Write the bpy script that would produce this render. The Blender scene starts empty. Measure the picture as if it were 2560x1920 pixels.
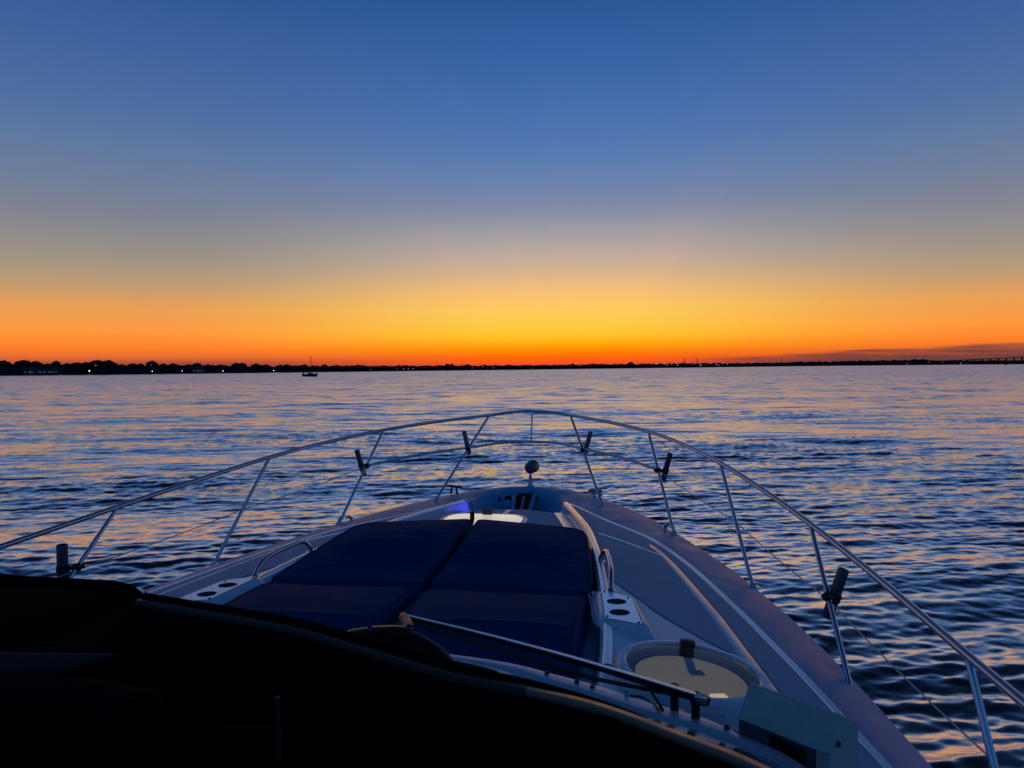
import bpy, math, random
import numpy as np
from mathutils import Vector, Matrix
R = math.radians
random.seed(7)
scene = bpy.context.scene
COL = scene.collection

# ------------------------------------------------------------------ camera
CAM = Vector((1.006, 0.0, 1.10))
ROLL, YAW, PITCH = 0.0078, R(9.5), math.atan(42 / 1923.0)
c, s = math.cos(PITCH), math.sin(PITCH)
fwd, dn, rt = Vector((0, c, -s)), Vector((0, -s, -c)), Vector((1, 0, 0))
cr, sr = math.cos(ROLL), math.sin(ROLL)
cx, cy, cz = cr * rt + sr * dn, sr * rt - cr * dn, -fwd
M = Matrix((cx, cy, cz)).transposed()
M = Matrix.Rotation(YAW, 3, 'Z') @ M
cam_data = bpy.data.cameras.new('camera')
cam = bpy.data.objects.new('camera', cam_data)
COL.objects.link(cam)
cam.matrix_world = Matrix.Translation(CAM) @ M.to_4x4()
cam_data.sensor_width = 36.0
cam_data.lens = 36.0 * 1923.0 / 2560.0
cam_data.clip_start, cam_data.clip_end = 0.05, 30000
cam_data.dof.use_dof = True
cam_data.dof.focus_distance = 14.0
cam_data.dof.aperture_fstop = 8.5
scene.camera = cam
scene.view_settings.view_transform = 'Standard'
scene.view_settings.look = 'None'
scene.view_settings.exposure = 0.0
scene.view_settings.gamma = 1.0
scene.render.engine = 'CYCLES'
scene.cycles.use_denoising = True
scene.cycles.denoiser = 'OPENIMAGEDENOISE'
scene.cycles.denoising_input_passes = 'RGB_ALBEDO_NORMAL'
scene.cycles.denoising_prefilter = 'ACCURATE'
scene.cycles.max_bounces = 8
scene.cycles.sample_clamp_indirect = 4.0

# ------------------------------------------------------------------ sky
def lin(c):
    return tuple(((v / 255) / 12.92 if v <= 10 else (((v / 255) + 0.055) / 1.055) ** 2.4) for v in c)

world = bpy.data.worlds.new('World')
scene.world = world
world.use_nodes = True
GLOW_AZ = R(6.0)            # the afterglow stands six degrees to port of the bow

def build_world():
    nt = world.node_tree
    N, L = nt.nodes, nt.links
    N.clear()
    def sock(v, inp):
        if isinstance(v, (int, float)):
            inp.default_value = v
        else:
            L.new(v, inp)
    def m(op, a, b=0.0, c=0.0, clamp=False):
        n = N.new('ShaderNodeMath'); n.operation = op; n.use_clamp = clamp
        sock(a, n.inputs[0]); sock(b, n.inputs[1]); sock(c, n.inputs[2])
        return n.outputs[0]
    def rng(v, a, b, smooth=True):
        n = N.new('ShaderNodeMapRange'); n.interpolation_type = 'SMOOTHSTEP' if smooth else 'LINEAR'
        sock(v, n.inputs[0]); n.inputs[1].default_value = a; n.inputs[2].default_value = b
        return n.outputs[0]
    def mix(f, a, b):
        n = N.new('ShaderNodeMix'); n.data_type = 'RGBA'
        sock(f, n.inputs[0])
        for v, i in ((a, 6), (b, 7)):
            if isinstance(v, tuple): n.inputs[i].default_value = lin(v) + (1,)
            else: L.new(v, n.inputs[i])
        return n.outputs[2]
    def ramp(f, stops):
        n = N.new('ShaderNodeValToRGB'); L.new(f, n.inputs[0])
        cr_ = n.color_ramp; cr_.interpolation = 'LINEAR'
        stops = sorted(stops)
        while len(cr_.elements) < len(stops): cr_.elements.new(0.5)
        for e, (el, col) in zip(cr_.elements, stops):
            e.position = math.sqrt(max(el, 0) / 90.0); e.color = lin(col) + (1,)
        return n.outputs[0]
    tc = N.new('ShaderNodeTexCoord')
    sp = N.new('ShaderNodeSeparateXYZ'); L.new(tc.outputs['Generated'], sp.inputs[0])
    x, y, z = sp.outputs
    el = m('MULTIPLY', m('ARCSINE', m('MAXIMUM', m('MINIMUM', z, 1.0), -1.0)), 180 / math.pi)
    f = m('SQRT', m('DIVIDE', m('MAXIMUM', el, 0.0), 90.0))
    ga = GLOW_AZ
    gx = m('ADD', m('MULTIPLY', x, math.cos(ga)), m('MULTIPLY', y, math.sin(ga)))      # to the right of the glow
    gy = m('ADD', m('MULTIPLY', x, -math.sin(ga)), m('MULTIPLY', y, math.cos(ga)))
    az = m('MULTIPLY', m('ARCTAN2', gx, gy), 180 / math.pi)
    aaz = m('ABSOLUTE', az)
    e = lambda py: math.degrees(math.atan((918 - py) / 1923.0))
    centre = ramp(f, [(e(916), (170, 70, 55)), (e(907), (248, 86, 34)), (e(897), (255, 98, 8)), (e(885), (255, 120, 3)),
        (e(864), (255, 162, 8)), (e(843), (255, 192, 38)), (e(824), (254, 202, 60)), (e(776), (255, 202, 92)), (e(732), (247, 192, 116)),
        (e(682), (214, 178, 140)), (e(638), (188, 170, 158)), (e(582), (160, 157, 162)), (e(527), (130, 138, 166)),
        (e(460), (106, 130, 174)), (e(388), (86, 122, 176)), (e(277), (70, 110, 174)), (e(139), (55, 97, 163)), (e(0), (43, 86, 150)),
        (33, (35, 62, 108)), (44, (27, 38, 66)), (58, (19, 25, 43)), (90, (16, 21, 36))])
    side = ramp(f, [(e(914), (110, 62, 62)), (e(903), (150, 76, 60)), (e(890), (226, 104, 50)), (e(868), (255, 128, 44)),
        (e(832), (255, 152, 62)), (e(776), (232, 160, 86)), (e(721), (186, 155, 118)), (e(665), (156, 147, 134)),
        (e(582), (130, 133, 145)), (e(499), (110, 126, 154)), (e(416), (94, 121, 161)), (e(333), (78, 111, 162)), (e(166), (62, 97, 156)),
        (e(0), (42, 84, 146)), (33, (35, 62, 108)), (44, (27, 38, 66)), (58, (19, 25, 43)), (90, (16, 21, 36))])
    back = ramp(f, [(0, (34, 42, 64)), (4, (44, 56, 90)), (9, (60, 90, 136)), (16, (60, 111, 178)), (28, (56, 116, 192)), (45, (42, 90, 156)), (62, (23, 39, 74)), (90, (16, 25, 48))])
    sky = mix(rng(aaz, 2, 29), centre, side)
    sky = mix(rng(aaz, 38, 84), sky, back)
    # low bank of thin evening cloud to the right of the glow
    nz = N.new('ShaderNodeTexNoise'); nz.inputs['Scale'].default_value = 1.0; nz.inputs['Detail'].default_value = 4
    cb = N.new('ShaderNodeCombineXYZ'); L.new(m('MULTIPLY', az, 0.17), cb.inputs[0]); L.new(m('MULTIPLY', el, 3.4), cb.inputs[1])
    L.new(cb.outputs[0], nz.inputs['Vector'])
    n0 = m('SUBTRACT', nz.outputs[0], 0.5)
    top = m('ADD', m('MULTIPLY', rng(az, 5, 30, False), 1.0), 0.34)
    d = m('SUBTRACT', m('ADD', top, m('MULTIPLY', n0, 0.75)), el)
    cl = m('MULTIPLY', rng(d, -0.10, 0.22), rng(az, 5, 19))
    cl = m('MULTIPLY', cl, rng(az, 75, 45))
    cl = m('MULTIPLY', cl, m('ADD', 0.70, m('MULTIPLY', n0, 1.1)), clamp=True)
    sky = mix(cl, sky, (92, 58, 62))
    # faint broad streaks of high haze, so that the dome is not a perfect ramp
    n2 = N.new('ShaderNodeTexNoise'); n2.inputs['Scale'].default_value = 2.2; n2.inputs['Detail'].default_value = 3
    mp = N.new('ShaderNodeMapping'); mp.inputs['Rotation'].default_value = (0, R(28), R(20)); mp.inputs['Scale'].default_value = (0.5, 0.5, 2.6)
    L.new(tc.outputs['Generated'], mp.inputs[0]); L.new(mp.outputs[0], n2.inputs['Vector'])
    k = m('ADD', 0.965, m('MULTIPLY', n2.outputs[0], 0.07))
    mul = N.new('ShaderNodeMix'); mul.data_type = 'RGBA'; mul.blend_type = 'MULTIPLY'; mul.inputs[0].default_value = 1
    L.new(sky, mul.inputs[6]); L.new(k, mul.inputs[7])
    # faint pinkish rays fanning up from the sun below the horizon
    ra = m('ARCTAN2', m('SUBTRACT', az, 1.0), m('ADD', el, 3.0))
    n3 = N.new('ShaderNodeTexNoise'); n3.noise_dimensions = '1D'; n3.inputs['Scale'].default_value = 3.2; n3.inputs['Detail'].default_value = 2
    L.new(m('ADD', ra, 3.7), n3.inputs['W'])
    rm = m('MULTIPLY', m('MULTIPLY', rng(el, 3, 9), rng(el, 27, 12)), rng(aaz, 40, 22))
    rf = m('MULTIPLY', rm, rng(n3.outputs[0], 0.42, 0.72))
    ray = N.new('ShaderNodeMix'); ray.data_type = 'RGBA'; ray.blend_type = 'MULTIPLY'
    L.new(m('MULTIPLY', rf, 0.30), ray.inputs[0]); L.new(mul.outputs[2], ray.inputs[6]); ray.inputs[7].default_value = (1.22, 1.02, 1.03, 1)
    sky = mix(rng(z, 0.0, -0.02), ray.outputs[2], (14, 20, 34))
    bg = N.new('ShaderNodeBackground'); L.new(sky, bg.inputs[0]); bg.inputs[1].default_value = 1.0
    out = N.new('ShaderNodeOutputWorld'); L.new(bg.outputs[0], out.inputs[0])
build_world()
WATER_Z = -1.75

# ------------------------------------------------------------------ materials
def principled(name, base, rough=0.5, metal=0.0, ior=1.45, coat=0.0, emit=None, emit_s=0.0, spec=None):
    mt = bpy.data.materials.new(name); mt.use_nodes = True
    b = mt.node_tree.nodes['Principled BSDF']
    b.inputs['Base Color'].default_value = tuple(base) + (1,)
    b.inputs['Roughness'].default_value = rough
    b.inputs['Metallic'].default_value = metal
    b.inputs['IOR'].default_value = ior
    b.inputs['Coat Weight'].default_value = coat
    if spec is not None: b.inputs['Specular IOR Level'].default_value = spec
    if emit:
        b.inputs['Emission Color'].default_value = tuple(emit) + (1,); b.inputs['Emission Strength'].default_value = emit_s
    return mt

def noisy(mt, scale=8.0, amount=0.12, rough_amount=0.1, bump=0.0, bump_scale=60.0, stretch=(1, 1, 1), bump_dist=0.002):
    """procedural mottling of colour and gloss, and a fine bump"""
    nt = mt.node_tree; N, L = nt.nodes, nt.links
    b = N['Principled BSDF']
    tc = N.new('ShaderNodeTexCoord'); mp = N.new('ShaderNodeMapping'); mp.inputs['Scale'].default_value = stretch
    L.new(tc.outputs['Object'], mp.inputs[0])
    nz = N.new('ShaderNodeTexNoise'); nz.inputs['Scale'].default_value = scale; nz.inputs['Detail'].default_value = 6; nz.inputs['Roughness'].default_value = 0.62
    L.new(mp.outputs[0], nz.inputs['Vector'])
    base = b.inputs['Base Color'].default_value[:3]
    cr_ = N.new('ShaderNodeValToRGB'); L.new(nz.outputs[0], cr_.inputs[0])
    cr_.color_ramp.elements[0].position, cr_.color_ramp.elements[1].position = 0.28, 0.72
    cr_.color_ramp.elements[0].color = tuple(v * (1 - amount) for v in base) + (1,)
    cr_.color_ramp.elements[1].color = tuple(v * (1 + amount) for v in base) + (1,)
    L.new(cr_.outputs[0], b.inputs['Base Color'])
    r0 = b.inputs['Roughness'].default_value
    mr = N.new('ShaderNodeMapRange'); L.new(nz.outputs[0], mr.inputs[0])
    mr.inputs[1].default_value, mr.inputs[2].default_value = 0.3, 0.7
    mr.inputs[3].default_value, mr.inputs[4].default_value = max(0.02, r0 - rough_amount), min(1, r0 + rough_amount)
    L.new(mr.outputs[0], b.inputs['Roughness'])
    if bump:
        n2 = N.new('ShaderNodeTexNoise'); n2.inputs['Scale'].default_value = bump_scale; n2.inputs['Detail'].default_value = 3
        L.new(mp.outputs[0], n2.inputs['Vector'])
        bp = N.new('ShaderNodeBump'); bp.inputs['Strength'].default_value = bump; bp.inputs['Distance'].default_value = bump_dist
        L.new(n2.outputs[0], bp.inputs['Height']); L.new(bp.outputs[0], b.inputs['Normal'])
    return mt

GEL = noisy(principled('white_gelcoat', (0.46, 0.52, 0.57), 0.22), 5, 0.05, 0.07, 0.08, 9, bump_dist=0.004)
GELSAT = noisy(principled('skylit_satin_gelcoat', (0.070, 0.26, 0.41), 0.42, spec=0.10), 5, 0.06, 0.08, 0.06, 9, bump_dist=0.004)  # white gelcoat with the blue of the sky light put into its colour
GELTRIM = noisy(principled('polished_trim', (0.80, 0.79, 0.77), 0.24, 0.75), 9, 0.05, 0.06)
NONSKID = noisy(principled('grey_nonskid', (0.27, 0.36, 0.43), 0.66, spec=0.22), 7, 0.10, 0.06, 0.9, 420, bump_dist=0.0012)
NAVY = noisy(principled('navy_canvas', (0.0032, 0.032, 0.090), 0.62, spec=0.025), 14, 0.16, 0.08, 0.35, 900, bump_dist=0.0006)
STEEL = noisy(principled('polished_stainless', (0.47, 0.49, 0.51), 0.17, 1.0), 12, 0.06, 0.06)
DULLSTEEL = noisy(principled('dull_stainless', (0.30, 0.33, 0.35), 0.42, 1.0), 16, 0.12, 0.1)
PLATE = noisy(principled('brushed_plate', (0.80, 0.82, 0.86), 0.20, 1.0), 20, 0.05, 0.08)
BLACK = noisy(principled('black_plastic', (0.008, 0.008, 0.008), 0.45), 18, 0.2, 0.12)
ROD = noisy(principled('dark_anodised_tube', (0.10, 0.115, 0.125), 0.40, 0.85), 18, 0.15, 0.12)
SOFTBLACK = noisy(principled('black_canvas', (0.002, 0.002, 0.0022), 0.9, spec=0.012), 12, 0.25, 0.06, 0.3, 300)
DARKVINYL = noisy(principled('dark_navy_vinyl', (0.0008, 0.0012, 0.0035), 0.8, spec=0.012), 10, 0.2, 0.1)
GLASS = noisy(principled('smoked_glass', (0.002, 0.002, 0.003), 0.03, ior=1.62), 4, 0.1, 0.01)
ALU = noisy(principled('bronze_aluminium', (0.15, 0.11, 0.08), 0.36, 1.0), 14, 0.1, 0.1, stretch=(1, 1, 6))
STRUT = principled('dark_shaded_bronze', (.035, .025, .018), .5, .6)
ALUBAND = noisy(principled('satin_aluminium_cowl', (0.50, 0.50, 0.55), 0.40, 0.5), 14, 0.08, 0.1)
GREYBOX = noisy(principled('grey_green_plastic', (0.34, 0.37, 0.30), 0.50), 16, 0.1, 0.08, 0.25, 120)
LINERSHADE = noisy(principled('shaded_liner_wall', (.17, .19, .23), .5), 8, .1, .05)  # darker blue-grey: the shade crescent under the rim is painted in
BEIGE = noisy(principled('glowing_beige_liner', (0.46, 0.42, 0.35), 0.6, emit=(1.0, .84, .60), emit_s=.10), 10, 0.08, 0.05)  # faint emission stands for cabin light shining up through the hatch
DARKHOLE = principled('dark_recess', (0.006, 0.006, 0.007), 0.8, spec=0.1)
CUP = principled('rubber_cup', (0.035, 0.038, 0.04), 0.7)
CABINLIT = principled('cabin_light_warm', (0.8, 0.78, 0.70), 0.5, emit=(1.0, 0.86, 0.50), emit_s=0.55)
HATCHLIT = principled('lit_hatch_acrylic', (0.82, 0.80, 0.76), 0.25, emit=(1.0, 0.88, 0.68), emit_s=0.50)
LEDBLUE = principled('blue_led_lens', (0.1, 0.1, 0.6), 0.3, emit=(0.10, 0.06, 1.0), emit_s=6.0)

def clear_acrylic():
    mt = bpy.data.materials.new('clear_acrylic'); mt.use_nodes = True
    nt = mt.node_tree; N, L = nt.nodes, nt.links; N.clear()
    o = N.new('ShaderNodeOutputMaterial'); t = N.new('ShaderNodeBsdfTransparent'); g = N.new('ShaderNodeBsdfGlossy')
    t.inputs[0].default_value = (0.72, 0.72, 0.68, 1); g.inputs['Roughness'].default_value = 0.05
    fr = N.new('ShaderNodeFresnel'); fr.inputs[0].default_value = 1.5
    nz = N.new('ShaderNodeTexNoise'); nz.inputs['Scale'].default_value = 6
    mm = N.new('ShaderNodeMath'); mm.operation = 'MULTIPLY_ADD'; mm.inputs[1].default_value = 0.05; mm.inputs[2].default_value = 0.02
    L.new(nz.outputs[0], mm.inputs[0]); L.new(mm.outputs[0], g.inputs['Roughness'])
    fm = N.new('ShaderNodeMath'); fm.operation = 'MULTIPLY'; fm.inputs[1].default_value = 0.75; L.new(fr.outputs[0], fm.inputs[0])
    x = N.new('ShaderNodeMixShader'); L.new(fm.outputs[0], x.inputs[0]); L.new(t.outputs[0], x.inputs[1]); L.new(g.outputs[0], x.inputs[2])
    L.new(x.outputs[0], o.inputs[0]); return mt
ACRYLIC = clear_acrylic()

# ------------------------------------------------------------------ mesh helpers
class MB:
    def __init__(self): self.v, self.f = [], []
    def add(self, v, f):
        k = len(self.v); self.v += [tuple(p) for p in v]; self.f += [tuple(i + k for i in q) for q in f]; return self
    def loft(self, rows, close=False):
        n = len(rows[0]); v = [p for r in rows for p in r]; f = []
        for i in range(len(rows) - 1):
            for j in range(n if close else n - 1):
                a, b = i * n + j, i * n + (j + 1) % n
                f.append((a, b, b + n, a + n))
        return self.add(v, f)
    def tube(self, pts, r, seg=12, caps=True, smooth=0):
        pts = [Vector(p) for p in pts]
        if smooth: pts = catmull(pts, smooth)
        rr = list(np.interp(np.linspace(0, 1, len(pts)), np.linspace(0, 1, len(r)), r)) if isinstance(r, (list, tuple)) else [r] * len(pts)
        up = Vector((0, 0, 1)); rows = []
        t0 = (pts[1] - pts[0]).normalized()
        if abs(t0.dot(up)) > 0.95: up = Vector((1, 0, 0))
        nrm = t0.cross(up).normalized()
        for i, p in enumerate(pts):
            a = pts[max(i - 1, 0)]; b = pts[min(i + 1, len(pts) - 1)]
            t = (b - a).normalized()
            nrm = (nrm - t * nrm.dot(t)).normalized(); bn = t.cross(nrm)
            rows.append([p + (nrm * math.cos(2 * math.pi * k / seg) + bn * math.sin(2 * math.pi * k / seg)) * rr[i] for k in range(seg)])
        k0 = len(self.v); self.loft(rows, True)
        if caps:
            self.f.append(tuple(k0 + k for k in range(seg))[::-1]); e = k0 + (len(rows) - 1) * seg
            self.f.append(tuple(e + k for k in range(seg)))
        return self
    def lathe(self, prof, origin=(0, 0, 0), axis=(0, 0, 1), seg=32):
        ax = Vector(axis).normalized(); o = Vector(origin)
        u = ax.orthogonal().normalized(); w = ax.cross(u); rows = []
        for r, h in prof:
            rows.append([o + ax * h + (u * math.cos(2 * math.pi * k / seg) + w * math.sin(2 * math.pi * k / seg)) * max(r, 1e-5) for k in range(seg)])
        return self.loft(rows, True)
    def prism(self, poly, d):
        d = Vector(d); n = len(poly); P = [Vector(p) for p in poly]
        v = P + [p + d for p in P]
        f = [tuple(range(n))[::-1], tuple(range(n, 2 * n))] + [(i, (i + 1) % n, n + (i + 1) % n, n + i) for i in range(n)]
        return self.add(v, f)
    def box(self, a, b, mtx=None):
        x0, y0, z0 = a; x1, y1, z1 = b
        v = [Vector(p) for p in ((x0, y0, z0), (x1, y0, z0), (x1, y1, z0), (x0, y1, z0), (x0, y0, z1), (x1, y0, z1), (x1, y1, z1), (x0, y1, z1))]
        if mtx: v = [mtx @ p for p in v]
        return self.add(v, [(3, 2, 1, 0), (4, 5, 6, 7), (0, 1, 5, 4), (1, 2, 6, 5), (2, 3, 7, 6), (3, 0, 4, 7)])
    def build(self, name, mat, parent=None, smooth=True, angle=35, bevel=0.0, bseg=2):
        me = bpy.data.meshes.new(name); me.from_pydata(self.v, [], self.f); me.update()
        import bmesh
        bm = bmesh.new(); bm.from_mesh(me); bmesh.ops.recalc_face_normals(bm, faces=bm.faces); bm.to_mesh(me); bm.free()
        if smooth:
            for p in me.polygons: p.use_smooth = True
            me.set_sharp_from_angle(angle=R(angle))
        me.materials.append(mat)
        o = bpy.data.objects.new(name, me); COL.objects.link(o)
        if bevel:
            bv = o.modifiers.new('bevel', 'BEVEL'); bv.width = bevel; bv.segments = bseg; bv.limit_method = 'ANGLE'; bv.angle_limit = R(40)
        if parent: o.parent = parent
        return o

def catmull(P, n):
    P = [Vector(p) for p in P]; out = []
    for i in range(len(P) - 1):
        p0 = P[i - 1] if i else P[0] * 2 - P[1]
        p1, p2 = P[i], P[i + 1]
        p3 = P[i + 2] if i + 2 < len(P) else P[-1] * 2 - P[-2]
        for k in range(n):
            t = k / n
            out.append(0.5 * ((2 * p1) + (p2 - p0) * t + (2 * p0 - 5 * p1 + 4 * p2 - p3) * t * t + (3 * p1 - p0 - 3 * p2 + p3) * t ** 3))
    out.append(P[-1]); return out

def empty(name, loc=(0, 0, 0)):
    o = bpy.data.objects.new(name, None); COL.objects.link(o); o.location = loc; o.empty_display_size = 0.2; return o
def tag(o, label=None, cat=None, group=None, kind=None):
    if label: o['label'] = label
    if cat: o['category'] = cat
    if group: o['group'] = group
    if kind: o['kind'] = kind
    return o
def lerp(xs, ys): return lambda t: float(np.interp(t, xs, ys))
def mirror(pts): return [(-p[0], p[1], p[2]) for p in pts]

# ------------------------------------------------------------------ water
def build_water():
    h = CAM.z - WATER_Z
    head = math.pi / 2 + YAW
    th = [R(56)]
    while th[-1] > 0.0009:
        th.append(th[-1] - max(0.00055, 0.0030 * min(1, (th[-1] / 0.5) ** 2)))
    r = np.array([h / math.tan(t) for t in th if t > 0.0008] + [5200, 8000, 14000, 24000], dtype=np.float64)
    a_f = np.linspace(-R(44), R(44), 1150)
    a_b = np.linspace(R(44), R(316), 200)[1:-1]
    ang = np.concatenate([a_f, a_b]) + head
    na, nr = len(ang), len(r)
    X = CAM.x + r[:, None] * np.cos(ang)[None, :]; Y = CAM.y + r[:, None] * np.sin(ang)[None, :]
    dr = np.gradient(r)
    rc, rs = np.cos(ang), np.sin(ang)
    rg = np.random.default_rng(11)
    Z = np.zeros((nr, na), np.float32)
    Xf, Yf = X.astype(np.float32), Y.astype(np.float32)
    nw = 240
    lam = np.exp(np.linspace(math.log(0.11), math.log(9.0), nw)) * rg.uniform(0.93, 1.07, nw)
    main = head + R(7)
    lost = np.zeros((nr,), np.float64)
    # slope carried by each octave: short chop strongest about 0.5 - 2 m
    for l in lam:
        k = 2 * math.pi / l
        spread = R(12) + R(16) * math.exp(-(l / 0.6))
        d = main + rg.normal(0, spread)
        steep = 0.0250 * math.exp(-0.5 * (math.log(l / 0.30) / 0.95) ** 2) + 0.0075 * math.exp(-0.5 * (math.log(l / 4.5) / 0.55) ** 2)
        amp = steep / k
        kx, ky = k * math.cos(d), k * math.sin(d)
        kr = np.abs(kx * rc + ky * rs)
        ph = rg.uniform(0, 2 * math.pi)
        rmax = r.searchsorted(260.0)
        kd = kr[None, :] * dr[:, None]
        wl = min(1, max(0, (l - 0.6) / 0.7))
        att = ((wl * np.clip(kd / 2.6, 1, 4.5) + (1 - wl) * np.clip(1.7 - kd / 5.0, 0, 1)) * np.clip((700 - r) / 480, 0, 1)[:, None]).astype(np.float32)
        live = int((att.max(axis=1) > 0).nonzero()[0].max()) + 1
        arg = kx * Xf[:live] + ky * Yf[:live] + ph
        Z[:live] += amp * att[:live] * (np.sin(arg) + 0.16 * np.cos(2 * arg + 0.0))
    # gusts: broad patches where the chop is a little stronger or weaker
    g = np.zeros_like(Z)
    for i in range(10):
        l = rg.uniform(7, 30); d = main + rg.normal(0, 0.7); k = 2 * math.pi / l
        g += np.sin(k * (math.cos(d) * Xf + math.sin(d) * Yf) + rg.uniform(0, 6.28))
    Z *= (1.0 + 0.20 * g / 1.6).clip(0.45, 1.6)
    Z += WATER_Z
    co = np.empty((nr * na, 3), np.float32)
    co[:, 0] = Xf.ravel(); co[:, 1] = Yf.ravel(); co[:, 2] = Z.ravel()
    i = np.arange(nr - 1)[:, None] * na; j = np.arange(na)[None, :]; j2 = (j + 1) % na
    quads = np.stack([i + j, i + na + j, i + na + j2, i + j2], axis=-1).reshape(-1, 4)[:, ::-1]
    me = bpy.data.meshes.new('water')
    me.vertices.add(len(co)); me.vertices.foreach_set('co', co.ravel())
    nf = len(quads)
    me.loops.add(nf * 4); me.loops.foreach_set('vertex_index', quads.astype(np.int32).ravel())
    me.polygons.add(nf); me.polygons.foreach_set('loop_start', np.arange(0, nf * 4, 4, dtype=np.int32))
    me.polygons.foreach_set('loop_total', np.full(nf, 4, np.int32))
    me.polygons.foreach_set('use_smooth', np.ones(nf, bool))
    me.update(calc_edges=True)
    at = me.attributes.new('chop', 'FLOAT', 'POINT')
    # chop too fine for the mesh at that range, as gloss roughness
    al = 0.20 * np.clip((r - 8) / 220, 0, 1) ** 0.6
    at.data.foreach_set('value', np.repeat(al.astype(np.float32), na))
    mt = principled('sea_water', (0.002, 0.005, 0.013), 0.08, ior=1.7)
    nt = mt.node_tree; N, L = nt.nodes, nt.links; b = N['Principled BSDF']
    an = N.new('ShaderNodeAttribute'); an.attribute_name = 'chop'
    tc = N.new('ShaderNodeTexCoord')
    nz = N.new('ShaderNodeTexNoise'); nz.inputs['Scale'].default_value = 0.2; nz.inputs['Detail'].default_value = 8; nz.inputs['Roughness'].default_value = 0.68
    mp = N.new('ShaderNodeMapping'); mp.inputs['Rotation'].default_value = (0, 0, -YAW); mp.inputs['Scale'].default_value = (0.35, 1, 1)
    L.new(tc.outputs['Object'], mp.inputs[0]); L.new(mp.outputs[0], nz.inputs['Vector'])
    m1 = N.new('ShaderNodeMath'); m1.operation = 'MULTIPLY_ADD'; m1.inputs[1].default_value = 1.1; m1.inputs[2].default_value = -0.12; m1.use_clamp = True
    L.new(nz.outputs[0], m1.inputs[0])
    m2 = N.new('ShaderNodeMath'); m2.operation = 'MULTIPLY'; L.new(an.outputs['Fac'], m2.inputs[0]); L.new(m1.outputs[0], m2.inputs[1])
    m3 = N.new('ShaderNodeMath'); m3.operation = 'ADD'; m3.inputs[1].default_value = 0.18; L.new(m2.outputs[0], m3.inputs[0])
    L.new(m3.outputs[0], b.inputs['Roughness'])
    # wind ripples: a fractal slope field over the meshed waves, long-crested across the heading
    mp2 = N.new('ShaderNodeMapping'); mp2.inputs['Rotation'].default_value = (0, 0, -YAW); mp2.inputs['Scale'].default_value = (0.30, 1, 1)
    L.new(tc.outputs['Object'], mp2.inputs[0])
    n2 = N.new('ShaderNodeTexNoise'); n2.inputs['Scale'].default_value = 0.55; n2.inputs['Detail'].default_value = 7; n2.inputs['Roughness'].default_value = 0.86
    L.new(mp2.outputs[0], n2.inputs['Vector'])
    v1 = N.new('ShaderNodeVectorMath'); v1.operation = 'SUBTRACT'; L.new(n2.outputs['Color'], v1.inputs[0]); v1.inputs[1].default_value = (.5, .5, .5)
    v2 = N.new('ShaderNodeVectorMath'); v2.operation = 'MULTIPLY'; L.new(v1.outputs[0], v2.inputs[0]); v2.inputs[1].default_value = (.65, 2.2, 0)
    rr_ = N.new('ShaderNodeMapRange'); L.new(an.outputs['Fac'], rr_.inputs[0]); rr_.inputs[1].default_value = 0.0; rr_.inputs[2].default_value = 0.12; rr_.inputs[3].default_value = 0.35; rr_.inputs[4].default_value = 1.0
    v3 = N.new('ShaderNodeVectorMath'); v3.operation = 'SCALE'; L.new(v2.outputs[0], v3.inputs[0]); L.new(rr_.outputs[0], v3.inputs[3])
    ge = N.new('ShaderNodeNewGeometry')
    v4 = N.new('ShaderNodeVectorMath'); v4.operation = 'ADD'; L.new(ge.outputs['Normal'], v4.inputs[0]); L.new(v3.outputs[0], v4.inputs[1])
    bp = N.new('ShaderNodeVectorMath'); bp.operation = 'NORMALIZE'; L.new(v4.outputs[0], bp.inputs[0]); L.new(bp.outputs[0], b.inputs['Normal'])
    # strong grazing reflection of a calm evening sea over a dark body
    gl = N.new('ShaderNodeBsdfGlossy'); gl.inputs[0].default_value = (1.0, 0.975, 0.935, 1)
    L.new(m3.outputs[0], gl.inputs['Roughness']); L.new(bp.outputs[0], gl.inputs['Normal'])
    lw = N.new('ShaderNodeLayerWeight'); lw.inputs[0].default_value = 0.5; L.new(bp.outputs[0], lw.inputs['Normal'])
    fr = N.new('ShaderNodeMapRange'); fr.interpolation_type = 'SMOOTHSTEP'; L.new(lw.outputs['Facing'], fr.inputs[0])
    fr.inputs[1].default_value, fr.inputs[2].default_value, fr.inputs[3].default_value, fr.inputs[4].default_value = 0.56, 0.815, 0.015, 0.98
    mx = N.new('ShaderNodeMixShader'); L.new(fr.outputs[0], mx.inputs[0]); L.new(b.outputs[0], mx.inputs[1]); L.new(gl.outputs[0], mx.inputs[2])
    L.new(mx.outputs[0], N['Material Output'].inputs[0])
    me.materials.append(mt)
    o = bpy.data.objects.new('water', me); COL.objects.link(o)
    tag(o, kind='structure')
build_water()

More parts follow.
